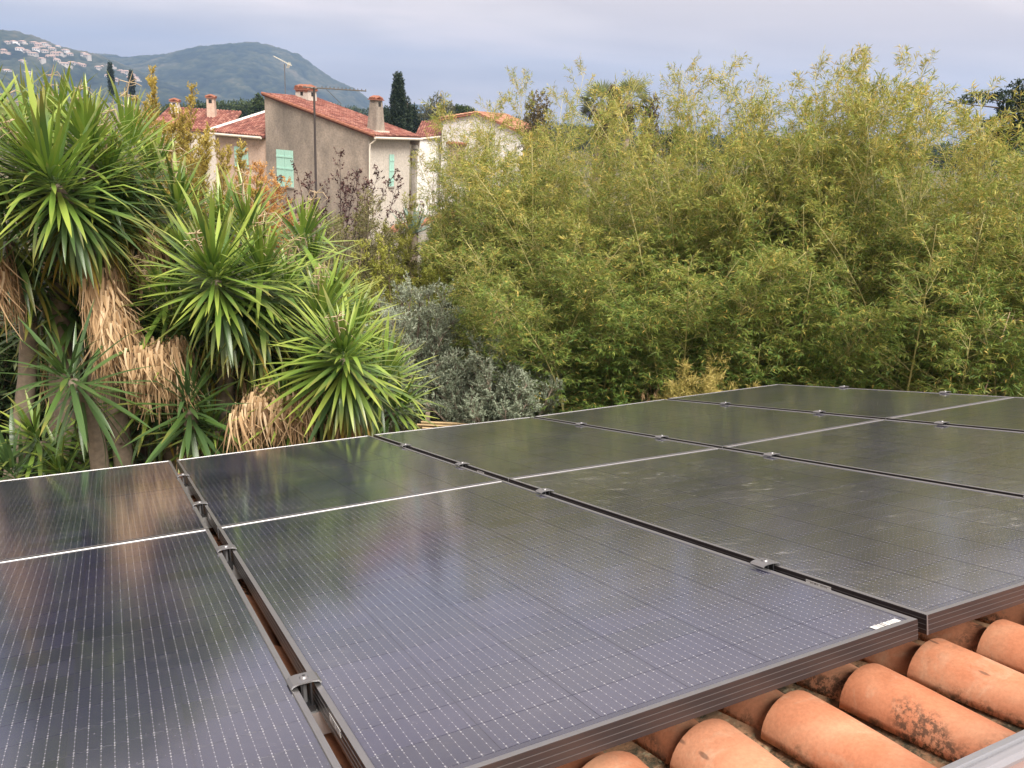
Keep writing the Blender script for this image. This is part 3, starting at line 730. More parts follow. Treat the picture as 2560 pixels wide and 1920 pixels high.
# ================================================================== OUR ROOF AND THE SOLAR ARRAY
EXc = np.array([.8912808, -.08713963, .44500025]); ESc = np.array([.44948016, .04017522, -.89238643]); EDc = np.array([.05988424, .99538567, .07497494])
T_ = np.array([-.9896, .2177, 2.3660]) * 1.755
ax = CW @ EXc; ay = -(CW @ ESc); az = -(CW @ EDc); o3 = CW @ T_ + np.array([0, 0, CZ])
PM = Matrix([[ax[i], ay[i], az[i], o3[i]] for i in range(3)] + [[0, 0, 0, 1]])     # panel plane: x along the rows, y down towards the eave (negative s), z up
def pp(x, s, z=0.): return Matrix.Translation((x, -s, z))
PW, PL, GAP, FH = 1.0256, 1.747, .0265, .038

# frame: a profile swept round the rectangle
def frame_mesh():
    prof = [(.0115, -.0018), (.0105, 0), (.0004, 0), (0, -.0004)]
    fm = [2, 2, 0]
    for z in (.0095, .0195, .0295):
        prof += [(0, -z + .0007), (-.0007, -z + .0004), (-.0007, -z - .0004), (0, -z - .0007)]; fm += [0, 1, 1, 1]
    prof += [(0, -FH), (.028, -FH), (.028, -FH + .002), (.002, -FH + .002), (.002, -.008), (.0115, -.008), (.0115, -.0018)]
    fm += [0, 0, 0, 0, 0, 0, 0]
    V = []; F = []; mi = []; n = len(prof)
    for (cx, cy) in ((0, 0), (1, 0), (1, 1), (0, 1)):
        for d, z in prof:
            V.append(((d if cx == 0 else PW - d), -(d if cy == 0 else PL - d), z))
    for c in range(4):
        e = (c + 1) % 4
        for k in range(n - 1):
            F.append((c * n + k, c * n + k + 1, e * n + k + 1, e * n + k)); mi.append(fm[k])
    me = mesh('frame', V, F, [M['frame'], M['frame_rib_glint'], M['frame_lip_skylit']], mi)
    return me
FRAME = frame_mesh()
CWd, CLd = .1652, .0832; CPX, CPY = .1668, .0846
b = MB(); b.box((-CWd / 2, -CLd / 2, -.0003), (CWd / 2, CLd / 2, 0)); CELL = b.mesh('cell', [M['cell']])
b = MB(); b.box((.004, -PL + .004, -.006), (PW - .004, -.004, -.0022)); SHEET = b.mesh('backsheet', [M['sheet']])
b = MB(); b.box((-.0006, -.034, -.0065), (.0, .034, .0065)); STICK = b.mesh('barcode_sticker', [M['sticker']])
b = MB(); b.box((-.0065, -.034, 0), (.0065, .034, .0003)); STICKT = b.mesh('barcode_sticker', [M['sticker']])
b = MB(); b.box((-.0009, -PL - .0009, -FH), (.0012, -PL + .0012, -.0006)); CORNER = b.mesh('corner_edge', [M['silver']])
def panel(col, row, zl, zr, label, smear, top_sticker=False):
    x0 = -GAP - .002 - PW if col == 0 else (col - 1) * (PW + GAP)
    s0 = row * (PL + .006)
    tilt = math.atan2(zr - zl, PW)
    m = PM @ pp(x0, s0, zl) @ Matrix.Rotation(-tilt, 4, 'Y')
    t = thing('solar_panel', label, 'solar panel', 'black solar panels of the roof array', m=m)
    add('frame', FRAME, t); add('backsheet', SHEET, t)
    mx_ = (PW - 5 * CPX) / 2; my_ = (PL - (19 * CPY + .003)) / 2
    for i in range(6):
        for j in range(20):
            y = my_ + j * CPY + (.003 if j > 9 else 0)
            c = add('cell', CELL, t, loc=(mx_ + i * CPX, -y, -.0018)); c.color = (smear, 0, 0, 1)
    add('corner_edge', CORNER, t)
    add('barcode_sticker', STICK, t, loc=(0, -1.49, -.014))
    if top_sticker: add('barcode_sticker', STICKT, t, m=Matrix.Translation((PW - .062, -(PL - .020), -.0012)) @ Matrix.Rotation(math.pi / 2, 4, 'Z'))
    return t
zz = [(-.009, -.009), (-.010, -.0017), (-.0002, -.007), (-.0065, .0053), (.0078, .017)]
LB = [['solar panel at the eave on the far left, mirroring brown trunk colours', 'leftmost near solar panel, dark cells crossed by dotted silver wires'],
      ['solar panel at the eave just right of the wide gap, below the dry yucca leaves', 'large solar panel in the front middle with a white sticker on its corner'],
      ['solar panel at the eave in front of the olive tree, mirroring olive green', 'smeared solar panel in the near row behind the front middle one, above the tiles'],
      ['eave side solar panel between the olive tree and the farthest corner panel', 'near row solar panel at the right edge, between smeared panel and last column'],
      ['farthest solar panel at the outer corner of the array below the bamboo', 'small visible corner of the last near row panel at the right edge']]
for c in range(5):
    for r in range(2):
        panel(c, r, zz[c][0], zz[c][1], LB[c][r], {(2, 1): 1., (1, 1): .12, (3, 1): .35, (0, 0): .3, (1, 0): .3}.get((c, r), .2), (c, r) == (1, 1))

# clamps
prof = [(-.0265, .0006), (-.0215, .0045), (-.012, .0062), (.012, .0062), (.0215, .0045), (.0265, .0006)]
b = MB(); V = []; n = len(prof)
for y in (-.021, .021):
    for x, z in prof: V.append((x, y, z + .0026))
    for x, z in prof: V.append((x * .96, y, z))
F = [(i, i + 1, 2 * n + i + 1, 2 * n + i) for i in range(n - 1)] + [(n + i, 3 * n + i, 3 * n + i + 1, n + i + 1) for i in range(n - 1)]
F += [(i, n + i, n + i + 1, i + 1) for i in range(n - 1)] + [(2 * n + i, 2 * n + i + 1, 3 * n + i + 1, 3 * n + i) for i in range(n - 1)]
F += [(0, 2 * n, 3 * n, n), (n - 1, 2 * n - 1, 4 * n - 1, 3 * n - 1)]
b.add(V, F); b.box((-.0095, -.018, -.034), (-.0065, .018, .006), 1); b.box((.0065, -.018, -.034), (.0095, .018, .006), 1); b.box((-.0125, -.022, -.055), (.0125, .022, -.034), 1)
BRK = b.mesh('bracket', [M['clamp'], M['clamp_shade']])
b = MB(); b.cyl((0, 0, .0086), .0080, .0032, 20, 0, .0066); b.cyl((0, 0, .0118), .0066, .001, 20, 0, .0054); b.cyl((0, 0, .0126), .0032, .0004, 6, 1); b.cyl((0, 0, -.05), .004, .06, 8)
BOLT = b.mesh('bolt', [M['clamp'], M['clamp_shade']], False)
SR = [.60, 1.335, 2.065, 3.10]
where = ['in the gap beside the leftmost panel', 'in the gap right of the front panel', 'between third and fourth panel column', 'in the gap before the last column', 'on the outer right edge of the array']
rown = ['nearest the eave', 'second from the eave', 'third from the eave', 'nearest the camera']
for g in range(5):
    x = -.0143 if g == 0 else (g * (PW + GAP) - GAP / 2)
    for k, s in enumerate(SR):
        if g >= 3 and k > 2 - (g == 4): continue
        zc_ = (zz[g][1] + (zz[g + 1][0] if g < 4 else zz[g][1])) / 2
        t = thing('panel_clamp', 'clamp ' + where[g] + ', ' + rown[k], 'clamp', 'clamps holding the solar panels', m=PM @ pp(x, s + random.uniform(-.01, .01), max(zc_, zz[g][1], zz[min(4, g + 1)][0]) + .0005))
        add('bracket', BRK, t); add('bolt', BOLT, t)
# mounting rails under the panels
for k, s in enumerate(SR):
    b = MB(); x0, x1 = -1.1, 4.25
    b.box((x0, -.020, -.040), (x1, .020, -.037)); b.box((x0, -.020, 0), (x1, -.006, .002)); b.box((x0, .006, 0), (x1, .020, .002))
    b.box((x0, -.020, -.037), (x1, -.0175, 0)); b.box((x0, .0175, -.037), (x1, .020, 0)); b.box((x0, -.0175, -.012), (x1, -.006, -.009)); b.box((x0, .006, -.012), (x1, .0175, -.009))
    o = b.build('mounting_rail', [M['rail']], m=PM @ pp(0, s, -FH - .0175))
    tag(o, 'aluminium mounting rail running under the panels, ' + ['nearest the eave', 'second from the eave', 'third from the eave', 'closest to the camera'][k], 'rail', 'rails carrying the solar panels')

# the tiled roof
CREST = .100; TP = .1985; LIPX = .782; LIPS = 3.42; COURSE = .40
def tile_mesh(name, mats, seg=14, rl=.078, ru=.051, ln=.47, th=.012, arc=176, sag=.88, ny=7, seed=1):
    r = np.random.default_rng(seed)
    V = []; F = []
    ph = r.random(4) * 6
    for inner in (0, 1):
        for j in range(ny):
            t = j / (ny - 1); rad = rl + (ru - rl) * t - inner * th
            if j == 0 and not inner: rad -= .0015
            for i in range(seg + 1):
                a = math.radians(90 - arc / 2 + arc * i / seg)
                w = 1 + .012 * math.sin(3 * a + ph[0]) + .010 * math.sin(7 * t + ph[1])
                V.append((rad * w * math.cos(a), -t * ln, rad * w * math.sin(a) * sag + .012 * (1 - t)))
    n = seg + 1; N = n * ny
    for j in range(ny - 1):
        for i in range(seg):
            a = j * n + i
            F.append((a, a + 1, a + n + 1, a + n)); F.append((N + a, N + a + n, N + a + n + 1, N + a + 1))
    for i in range(seg):
        a = (ny - 1) * n + i; F.append((a, a + 1, N + a + 1, N + a))
    for j in range(ny - 1):
        a = j * n; F.append((a, a + n, N + a + n, N + a)); a = j * n + seg; F.append((a, N + a, N + a + n, a + n))
    o = len(V); V += [V[i] for i in range(n)] + [V[N + i] for i in range(n)]
    for i in range(seg): F.append((o + i, o + n + i, o + n + i + 1, o + i + 1))
    return mesh(name, V, F, mats, smooth=True)
rh = thing('tiled_roof', 'curved terracotta tile roof that carries the solar panels', 'roof', m=PM.copy())
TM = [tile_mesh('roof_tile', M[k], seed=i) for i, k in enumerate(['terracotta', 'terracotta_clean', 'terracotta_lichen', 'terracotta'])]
PANM = tile_mesh('channel_tile', M['terracotta_pan'], 10, .094, .086, .47, .012, 150, .62, 4, 9)
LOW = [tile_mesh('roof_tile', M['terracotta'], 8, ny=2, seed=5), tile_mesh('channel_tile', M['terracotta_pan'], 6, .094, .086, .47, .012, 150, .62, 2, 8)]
def place_tile(me, name, i, j, pan=False, idx=0):
    r = random.Random(i * 131 + j * 17 + 5)
    x = LIPX + i * TP + (TP / 2 if pan else 0); s = LIPS + j * COURSE + r.uniform(-.008, .008)
    if pan: m = pp(x, s - .05 + .47 * 0, -CREST - .026) @ Matrix.Rotation(math.radians(1.5), 4, 'X') @ Matrix.Rotation(math.pi, 4, 'Y')
    else: m = pp(x, s, -CREST - .083 - r.uniform(0, .004)) @ Matrix.Rotation(r.uniform(-.012, .012), 4, 'Z')
    return m
kinds = {-5: 1, -4: 1, -3: 1, -2: 3, -1: 0, 0: 1, 1: 2, 2: 0, 3: 1, 4: 3, 5: 0}
near_n = 0
lowV = {0: [], 1: []}
for j in range(-9, 5):
    for i in range(-11, 18):
        near = (j >= 0 and -7 <= i <= 12) or (j == -1 and -7 <= i <= 14) or (j in (-2, -3) and -6 <= i <= -3)
        x = LIPX + i * TP
        if near:
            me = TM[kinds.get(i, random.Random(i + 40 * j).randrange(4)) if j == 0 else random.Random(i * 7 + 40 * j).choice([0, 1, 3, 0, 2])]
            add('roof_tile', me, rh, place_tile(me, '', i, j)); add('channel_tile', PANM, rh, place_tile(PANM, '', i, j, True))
        else:
            lowV[0].append(place_tile(None, '', i, j)); lowV[1].append(place_tile(None, '', i, j, True))
for k, me in enumerate(LOW):
    n = len(me.vertices); co = np.empty(n * 3); me.vertices.foreach_get('co', co); co = co.reshape(-1, 3)
    f = np.array([tuple(p.vertices) for p in me.polygons])
    Vs = []; Fs = []
    for q, m in enumerate(lowV[k]):
        a = np.array(m); Vs.append(co @ a[:3, :3].T + a[:3, 3]); Fs.append(f + q * n)
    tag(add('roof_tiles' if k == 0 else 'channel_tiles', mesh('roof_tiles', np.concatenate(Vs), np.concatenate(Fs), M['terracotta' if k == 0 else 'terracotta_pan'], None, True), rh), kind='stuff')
b = MB(); b.box((-1.6, -6.2, -.33), (4.3, .28, -.262)); b.build('roof_deck', [M['concrete']], rh)
# small lichen disc and moss clumps sitting in the channels
b = MB()
for k in range(9):
    a = k * .7; b.cyl((.003 * math.cos(a), .003 * math.sin(a), 0), .0075 + .001 * (k % 3), .0015, 9)
M['lichen'] = plain('lichen', (.50, .56, .48), .9)
b.build('lichen_spot', [M['lichen']], rh, pp(.625, 3.565, -.195))
# walls of our house below the roof
E0 = PM @ Vector((-1.5, .05, -.34)); E1 = PM @ Vector((4.25, .05, -.34)); E2 = PM @ Vector((4.25, -6.0, -.34)); E3 = PM @ Vector((-1.5, -6.0, -.34))
V = [(p.x, p.y, -.5) for p in (E0, E1, E2, E3)] + [tuple(p) for p in (E0, E1, E2, E3)]
inv_ = PM.inverted(); V = [tuple(inv_ @ Vector(v)) for v in V]
add('wall', mesh('wall', V, [(0, 1, 5, 4), (1, 2, 6, 5), (2, 3, 7, 6), (3, 0, 4, 7)], M['stucco_own']), rh)

# roof window with a silver frame at the bottom right
rw = thing('roof_window', 'silver framed roof window with a brownish pane lying on the tiles, bottom right', 'window', m=PM @ pp(.30, 3.852, .018))
WX, WL = 1.3, .52
prof = [(0, -.05), (0, 0), (.010, .001), (.012, -.004), (.016, -.004), (.018, .0), (.027, -.001), (.030, -.008), (.030, -.05)]
V = []; F = []; n = len(prof)
for cx, cy in ((0, 0), (1, 0), (1, 1), (0, 1)):
    for d, z in prof: V.append((d if not cx else WX - d, -(d if not cy else WL - d), z))
for c in range(4):
    for k in range(n - 1): F.append((c * n + k, c * n + k + 1, ((c + 1) % 4) * n + k + 1, ((c + 1) % 4) * n + k))
add('frame', mesh('frame', V, F, [M['silver']]), rw)
MB().box((.029, -WL + .029, -.03), (WX - .029, -.029, -.012)).build('pane', [M['pane']], rw)

# ================================================================== VEGETATION
def obj_join(name, parts, mat, parent=None): return add(name, vmesh(name, parts, M[mat]), parent)

# ---- bamboo
def bamboo_variant(H=6., nculm=13, rad=.55, seed=1, nodes=25, t0=.05, tg=.68, ll=.078, lw=.0105, droop=.32, nl=8):
    global rng
    rng = np.random.default_rng(seed)
    culms = MB(); P = []; D = []; L = []; S = []
    for c in range(nculm):
        a = rng.random() * 6.283; r = rad * math.sqrt(rng.random()); b = np.array([r * math.cos(a), r * math.sin(a), 0.])
        a2 = a + rng.normal() * .7; out_ = np.array([math.cos(a2), math.sin(a2), 0.]); h = H * (.62 + .38 * rng.random()) if c else H
        lean = h * (.08 + .22 * rng.random()) * (.3 if c == 0 else 1)
        f = lambda s: b + np.array([0, 0, 1.]) * h * (s - .07 * s ** 3) + out_ * lean * s ** 2.3
        pts = [f(s) for s in np.linspace(0, 1, 10)]
        culms.tube(pts, [.016 * (1 - s) + .003 for s in np.linspace(0, 1, 10)], 5)
        for k in range(nodes):
            s = .05 + .95 * (k + rng.random() * .6) / nodes
            t = unit(f(min(1, s + .02)) - f(s - .02)); 
            for q in range(3):
                aa = rng.random() * 6.283; hv = np.array([math.cos(aa), math.sin(aa), 0.])
                P.append(f(s)); D.append(unit(hv + t * (.55 + .5 * s))); L.append((.33 + .58 * (1 - s) ** .7) * (.6 + .6 * rng.random())); S.append(s)
    P, D, L, S = map(np.array, (P, D, L, S))
    keep = rng.random(len(S)) < np.where(S > .86, .8, 1.)
    P, D, L, S = P[keep], D[keep], L[keep], S[keep]
    z = P[:, 2] / H
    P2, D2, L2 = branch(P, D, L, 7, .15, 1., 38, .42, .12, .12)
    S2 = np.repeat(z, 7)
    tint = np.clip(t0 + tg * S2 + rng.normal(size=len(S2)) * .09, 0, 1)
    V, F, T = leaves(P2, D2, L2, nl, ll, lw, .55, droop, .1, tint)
    # darker, broader leaves low inside
    tw = sticks(P, D, L, .0028, .001, .12, 2); tw2 = sticks(P2, D2, L2, .0012, .0006)
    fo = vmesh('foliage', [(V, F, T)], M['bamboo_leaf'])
    br = vmesh('twigs', [tw, tw2], M['bamboo_culm'])
    cm = culms.mesh('culms', [M['bamboo_culm']], True)
    return fo, br, cm, H
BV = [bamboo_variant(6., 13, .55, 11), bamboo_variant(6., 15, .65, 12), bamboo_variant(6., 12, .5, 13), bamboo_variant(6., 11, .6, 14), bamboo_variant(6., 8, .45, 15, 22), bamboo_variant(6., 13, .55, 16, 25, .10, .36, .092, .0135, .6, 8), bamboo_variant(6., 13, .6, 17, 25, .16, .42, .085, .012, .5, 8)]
def clump(v, px, topy, Y, rz, wide, label, group='bamboo clumps of the tall hedge', g=None):
    p = at(px, topy, Y); z0 = gz(Y) if g is None else g
    t = thing('bamboo_clump', label, 'bamboo', group, loc=(p.x, Y, z0)); t.rotation_euler = (0, 0, rz)
    s = (p.z - z0) / 5.62; t.scale = (wide, wide, s)
    fo, br, cm, _ = BV[v]
    add('foliage', fo, t); add('twigs', br, t); add('culms', cm, t)
BL = [  # variant, px, top, Y, rot, wide
 (1, 1215, 345, 15.0, .3, 1.05, 'yellow green bamboo clump at the left end of the hedge, before the white house'),
 (0, 1290, 250, 14.4, 1.3, 1.1, 'bamboo clump with thin bare tips above the silvery olive tree'),
 (0, 1335, 235, 14.8, 5.1, 1.0, 'bamboo clump hiding the right end of the white house roof'),
 (2, 1245, 265, 15.2, 2.4, 1.0, 'bamboo clump rising against the right part of the white house wall'),
 (3, 1385, 165, 15.4, 2.2, .9, 'sparse tall bamboo with wispy tips between white house and fan palms'),
 (2, 1440, 365, 13.4, 4.2, 1.15, 'bamboo clump directly below the two fan palms'),
 (1, 1525, 395, 12.6, 5.0, 1.2, 'bushy bamboo clump below the brown topped columnar tree'),
 (0, 1610, 385, 13.6, .9, 1.1, 'bamboo clump under the dark columnar tree right of the palms'),
 (4, 1690, 160, 13.8, 3.3, .8, 'single airy bamboo spire rising alone right of the palms'),
 (2, 1745, 265, 12.8, 2.7, 1.15, 'bamboo clump with pale drooping sprays in the middle of the hedge'),
 (3, 1815, 225, 12.4, 5.6, 1.1, 'bamboo clump just left of the tallest bamboo tips'),
 (0, 1900, 165, 13.2, 1.9, 1.05, 'bamboo clump whose left tips start the tallest crest of the hedge'),
 (1, 1965, 130, 12.6, 3.9, 1.05, 'tallest bamboo clump of the hedge with bright tips against the sky'),
 (2, 2045, 150, 12.8, .2, 1.0, 'tall bamboo clump on the right shoulder of the highest crest'),
 (4, 2125, 235, 12.2, 2.1, 1.1, 'thin bamboo clump in the notch where sky shows through'),
 (3, 2185, 180, 12.0, 4.8, 1.1, 'dense bamboo clump with an upright plume right of the notch'),
 (0, 2265, 150, 12.4, 5.9, 1.0, 'bamboo clump with two slender plumes right of the notch'),
 (1, 2345, 190, 11.6, 1.1, 1.05, 'bamboo clump with a leaning plume before the dark pine'),
 (2, 2430, 245, 11.2, 3.0, 1.05, 'yellow tinged bamboo clump in front of the dark pine'),
 (3, 2510, 260, 10.8, .6, 1.05, 'bamboo clump beneath the dark pine branches at the right edge'),
 (1, 2610, 230, 10.6, 2.5, 1.1, 'bamboo clump cut by the right edge of the picture'),
 (0, 2720, 220, 10.4, 4.4, 1.1, 'bamboo clump beyond the right end of the view')]
for a in BL: clump(*a)
for k, (v, px, ty, Y, rz, w, lb) in enumerate([
 (6, 1310, 640, 11.9, 2.0, .85, 'low pale bamboo bulging forward above the olive tree'),
 (6, 1385, 540, 11.6, .4, .95, 'pale green bamboo standing forward of the hedge with its tip near mid height'),
 (5, 1500, 640, 11.3, 5.2, 1.05, 'low green bamboo in front of the hedge above the third panel column'),
 (5, 1640, 580, 11.3, 3.6, 1.05, 'low green bamboo in front of the hedge above the golden grassy plant'),
 (6, 1780, 520, 11.2, 1.5, 1.05, 'low green bamboo in front of the hedge left of its dark hollow'),
 (5, 1960, 620, 10.9, .1, 1.05, 'low green bamboo in front of the hedge right of its dark hollow'),
 (6, 2120, 520, 10.7, 4.1, 1.05, 'low green bamboo in front of the hedge above the corner panel'),
 (5, 2290, 600, 10.2, 2.9, 1.0, 'low green bamboo in front of the hedge left of the bare pinkish branch'),
 (6, 2450, 520, 9.9, 5.5, 1.0, 'low green bamboo around the bare pinkish branch'),
 (5, 2600, 560, 9.7, 1.0, 1.0, 'low green bamboo in front of the hedge at the right edge')]):
    clump(v, px, ty, Y, rz, w, lb)

# ---- shrubs and small trees grown from a fan of stems
def shrub(name, label, cat, loc, H, R, mat, seed, stems=12, nodes=12, br=2, brl=.38, tw=6, twr=.45, lv=6, ll=.05, lw=.012, up=.3, droop=.1, s0=.2, spread=.7, fanpow=1., twigmat='twig', stemr=.012, t_base=.1, t_gain=.5, group=None, ang=45, keepleaf=1., flat=.72, leafname='foliage', twt=.0012):
    global rng
    rng = np.random.default_rng(seed)
    t = thing(name, label, cat, group, loc=loc)
    P = []; D = []; L = []; S = []; st = MB()
    for c in range(stems):
        a = c * 2.4 + rng.random(); q = math.sqrt((c + .5) / stems) ** fanpow
        top = np.array([R * q * math.cos(a), R * q * math.sin(a), H * math.sqrt(max(.05, 1 - flat * q * q)) * (.85 + .2 * rng.random())])
        b = top * np.array([.12, .12, 0])
        mid = np.array([top[0] * .45, top[1] * .45, top[2] * .55]) + rng.normal(size=3) * .05 * H
        f = lambda s: b * (1 - s) ** 2 + 2 * mid * s * (1 - s) + top * s * s
        st.tube([f(s) for s in np.linspace(0, 1, 7)], [stemr * (1 - .85 * s) for s in np.linspace(0, 1, 7)], 5)
        for k in range(nodes):
            s = s0 + (1 - s0) * (k + rng.random()) / nodes; tg = unit(f(s + .02) - f(s - .02))
            for _ in range(br):
                aa = rng.normal(size=3); aa = unit(aa - tg * aa.dot(tg)); g = math.radians(ang)
                P.append(f(s)); D.append(unit(tg * math.cos(g) + aa * math.sin(g) + np.array([0, 0, up * .5]))); L.append(brl * (1.2 - .7 * s) * (.6 + .7 * rng.random())); S.append(top[2] * s / H)
    P, D, L, S = map(np.array, (P, D, L, S))
    P2, D2, L2 = branch(P, D, L, tw, .1, 1., 40, twr, up, 0)
    S2 = np.repeat(S, tw)
    parts = []
    kk = rng.random(len(P2)) < keepleaf
    tint = np.clip(t_base + t_gain * S2 + rng.normal(size=len(S2)) * .1, 0, 1)
    V, F, T = leaves(P2[kk], D2[kk], L2[kk], lv, ll, lw, spread, droop, .1, tint[kk])
    add(leafname, vmesh(leafname, [(V, F, T)], M[mat]), t)
    add('twigs', vmesh('twigs', [sticks(P, D, L, min(.005, stemr * .35), .0015), sticks(P2, D2, L2, twt, twt * .5)], M[twigmat]), t)
    st.build('stems', [M[twigmat]], t, smooth=True)
    return t
def gp(px, py_top, Y, g=None):
    p = at(px, py_top, Y); z = gz(Y) if g is None else g
    return (p.x, Y, z), p.z - z

# olive trees
l, h = gp(1270, 850, 11.0); ot = shrub('olive_tree', 'silvery olive tree with several short trunks in front of the bamboo', 'olive tree', l, h * .98, 1.2, 'olive_leaf', 31, 34, 14, 3, .42, 6, .45, 9, .048, .011, .35, .0, .42, .6, 1., 'bark', .05, .15, .6)
l, h = gp(1030, 715, 11.8); shrub('olive_tree', 'taller silvery olive tree behind the yucca, left of the low olive', 'olive tree', l, h, 1.1, 'olive_leaf', 32, 32, 16, 3, .45, 6, .45, 9, .050, .011, .45, .0, .25, .55, 1., 'bark', .04, .2, .6)
# mid garden
l, h = gp(885, 470, 15.5); shrub('garden_shrub', 'large dull green shrub with bare grey twigs in front of the grey gable', 'shrub', l, h, 1.55, 'dry_leaf', 33, 32, 17, 3, .45, 6, .5, 6, .050, .018, .35, .05, .25, .7, 1., 'bark', .022, .15, .4)
l, h = gp(935, 600, 13.6); shrub('garden_shrub', 'yellow green leafy shrub below the bare twigs of the large dull shrub', 'shrub', l, h, .85, 'lime_leaf', 34, 16, 14, 3, .34, 6, .45, 8, .055, .019, .3, .15, .2, .7, 1., 'twig', .015, .2, .45)
l, h = gp(1065, 520, 16.0); shrub('bamboo_shrub', 'light yellow green thicket in front of the porch post and garden wall', 'shrub', l, h, 1.25, 'lime_leaf', 35, 22, 16, 3, .42, 6, .45, 9, .075, .013, .25, .25, .15, .6, 1., 'bamboo_culm', .014, .2, .5)
l, h = gp(1150, 600, 14.2); shrub('bamboo_shrub', 'green thicket left of the hedge above the tall olive', 'shrub', l, h, 1.15, 'lime_leaf', 36, 20, 16, 3, .4, 6, .45, 9, .078, .013, .25, .25, .15, .6, 1., 'bamboo_culm', .014, .05, .5)
l, h = gp(1175, 470, 17.5); shrub('bamboo_shrub', 'light thicket in front of the white house window', 'shrub', l, h, .9, 'lime_leaf', 37, 14, 14, 3, .4, 5, .45, 5, .07, .011, .3, .2, .15, .6, 1., 'bamboo_culm', .014, .3, .5)
# plum, nearly bare, purple leaves
l, h = gp(850, 385, 22.); shrub('plum_tree', 'half bare purple leaved plum tree in front of the grey gable wall', 'tree', l, h, 2.5, 'plum_leaf', 38, 26, 11, 2, .42, 4, .45, 4, .065, .045, .3, .0, .5, .9, .8, 'plum_leaf', .02, .2, .6, None, 38, .6, .4)
# orange shrub
l, h = gp(640, 378, 19.); shrub('orange_shrub', 'orange autumn shrub in front of the turquoise shutters', 'shrub', l, h, 1.15, 'orange_leaf', 39, 26, 16, 3, .34, 6, .45, 8, .048, .016, .5, .0, .3, .6, 1., 'twig', .012, .3, .4)
# feathery yellow tree: several cone shaped plumes
l, h = gp(450, 212, 17.5); ft = shrub('tamarisk_tree', 'feathery yellow tree of upright plumes in front of the low house', 'tree', l, h, 1.6, 'yellow_feather', 40, 26, 24, 4, .40, 6, .42, 8, .050, .017, .8, .0, .45, .5, 1., 'twig', .022, .15, .55, None, 40)
l, h = gp(355, 172, 18.5); shrub('tamarisk_tree', 'slimmer feathery yellow tree at the left, against the far hill', 'tree', l, h, .95, 'yellow_feather', 41, 11, 24, 4, .34, 6, .42, 8, .050, .017, .8, .0, .45, .5, 1., 'twig', .02, .2, .55, None, 38)
# bare shrub by the white house
l, h = gp(1112, 385, 30.); shrub('bare_shrub', 'leafless grey shrub of upright stems before the white house', 'shrub', l, h * 1.02, 1.1, 'dry_leaf', 42, 34, 7, 2, .5, 3, .4, 2, .03, .01, .9, 0, .35, .5, 1., 'bark', .022, .1, .4, None, 22, .12)
l, h = gp(1120, 500, 19.5); shrub('dark_shrub', 'dark green pot plant beside the garden wall coping', 'plant', l, h, .55, 'dark_leaf', 43, 12, 9, 3, .3, 5, .4, 6, .07, .025, .2, .1, .4)
# golden arching grassy plant in front of hedge
l, h = gp(1770, 905, 9.6); shrub('golden_grass', 'low golden green arching plant just behind the farthest panels', 'plant', l, h, .85, 'gold_leaf', 44, 30, 12, 3, .30, 5, .45, 5, .075, .009, .2, .35, .45, .5, 1., 'gold_leaf', .006, .2, .6)
# dark evergreen mass behind the yuccas
for k, (px, py, Y, R, lb) in enumerate([(150, 520, 8.6, 1.3, 'dark evergreen bush filling the gap behind the leftmost yucca'), (430, 600, 8.8, 1.2, 'dark evergreen bush behind the middle yucca heads'), (700, 700, 8.6, 1.0, 'dark evergreen bush behind the right yucca heads'), (-80, 480, 8.2, 1.2, 'dark evergreen bush at the left edge behind the yucca'), (1130, 960, 12.2, .9, 'dark bush in the shade behind the olive trunks')]):
    l, h = gp(px, py, Y); shrub('evergreen_bush', lb, 'shrub', l, h, R, 'dark_leaf', 50 + k, 24, 12, 3, .45, 6, .45, 6, .10, .035, .2, .15, .08, .7, .8, 'twig', .02, .1, .4)
# agave by the wall
l, h = gp(1035, 505, 19.); ag = thing('agave', 'blue grey spiky plant near the porch post', 'plant', loc=(l[0], l[1], l[2] + h - .75))
for k in range(26):
    a = k * 2.4; el = .25 + 1.1 * (k / 26); d = np.array([math.cos(a) * math.cos(el), math.sin(a) * math.cos(el), math.sin(el)]); s = unit(np.cross(d, [0, 0, 1.]))
    V = [tuple(s * .05), tuple(-s * .05), tuple(d * .35 - s * .055 - np.array([0, 0, .02])), tuple(d * .35 + s * .055 - np.array([0, 0, .02])), tuple(d * .8)]
    add('leaf', mesh('leaf', V, [(0, 1, 2, 3), (3, 2, 4)], M['agave_leaf'], None, False, [rng.random()] * 5), ag)
MB().cyl((0, 0, -1.6), .12, 1.65, 8).build('stem', [M['bark']], ag)

# bare pinkish branch leaning in front of the hedge at the right
M['bare_branch'] = plain('bare_branch', (.42, .30, .22), .8)
l0 = at(2440, 1010, 9.0); l1 = at(2525, 780, 9.0)
bt = thing('dead_branch', 'bare pinkish dead branch leaning in front of the bamboo at the right', 'branch', loc=(l0.x - .12, l0.y, gz(9)))
top = Vector((l1.x - l0.x + .12, 0, l1.z - gz(9)))
b = MB(); b.tube([(0, 0, 0), top * .6 + Vector((.02, 0, 0)), top], [.016, .010, .004], 6); b.build('stem', [M['bare_branch']], bt, smooth=True)
rng = np.random.default_rng(5)
for k in range(11):
    s = .5 + .045 * k; P_ = np.array([list(top * s)]); D_ = unit(np.array([[(-1) ** k * .8 + rng.normal() * .2, rng.normal() * .4, .8]])); L_2 = np.array([.5 * (1.2 - s * .7)])
    Pb, Db, Lb = branch(P_, D_, L_2, 5, .2, 1, 38, .5, .1)
    add('twig', vmesh('twig', [sticks(P_, D_, L_2, .005, .002), sticks(Pb, Db, Lb, .003, .0012)], M['bare_branch']), bt)
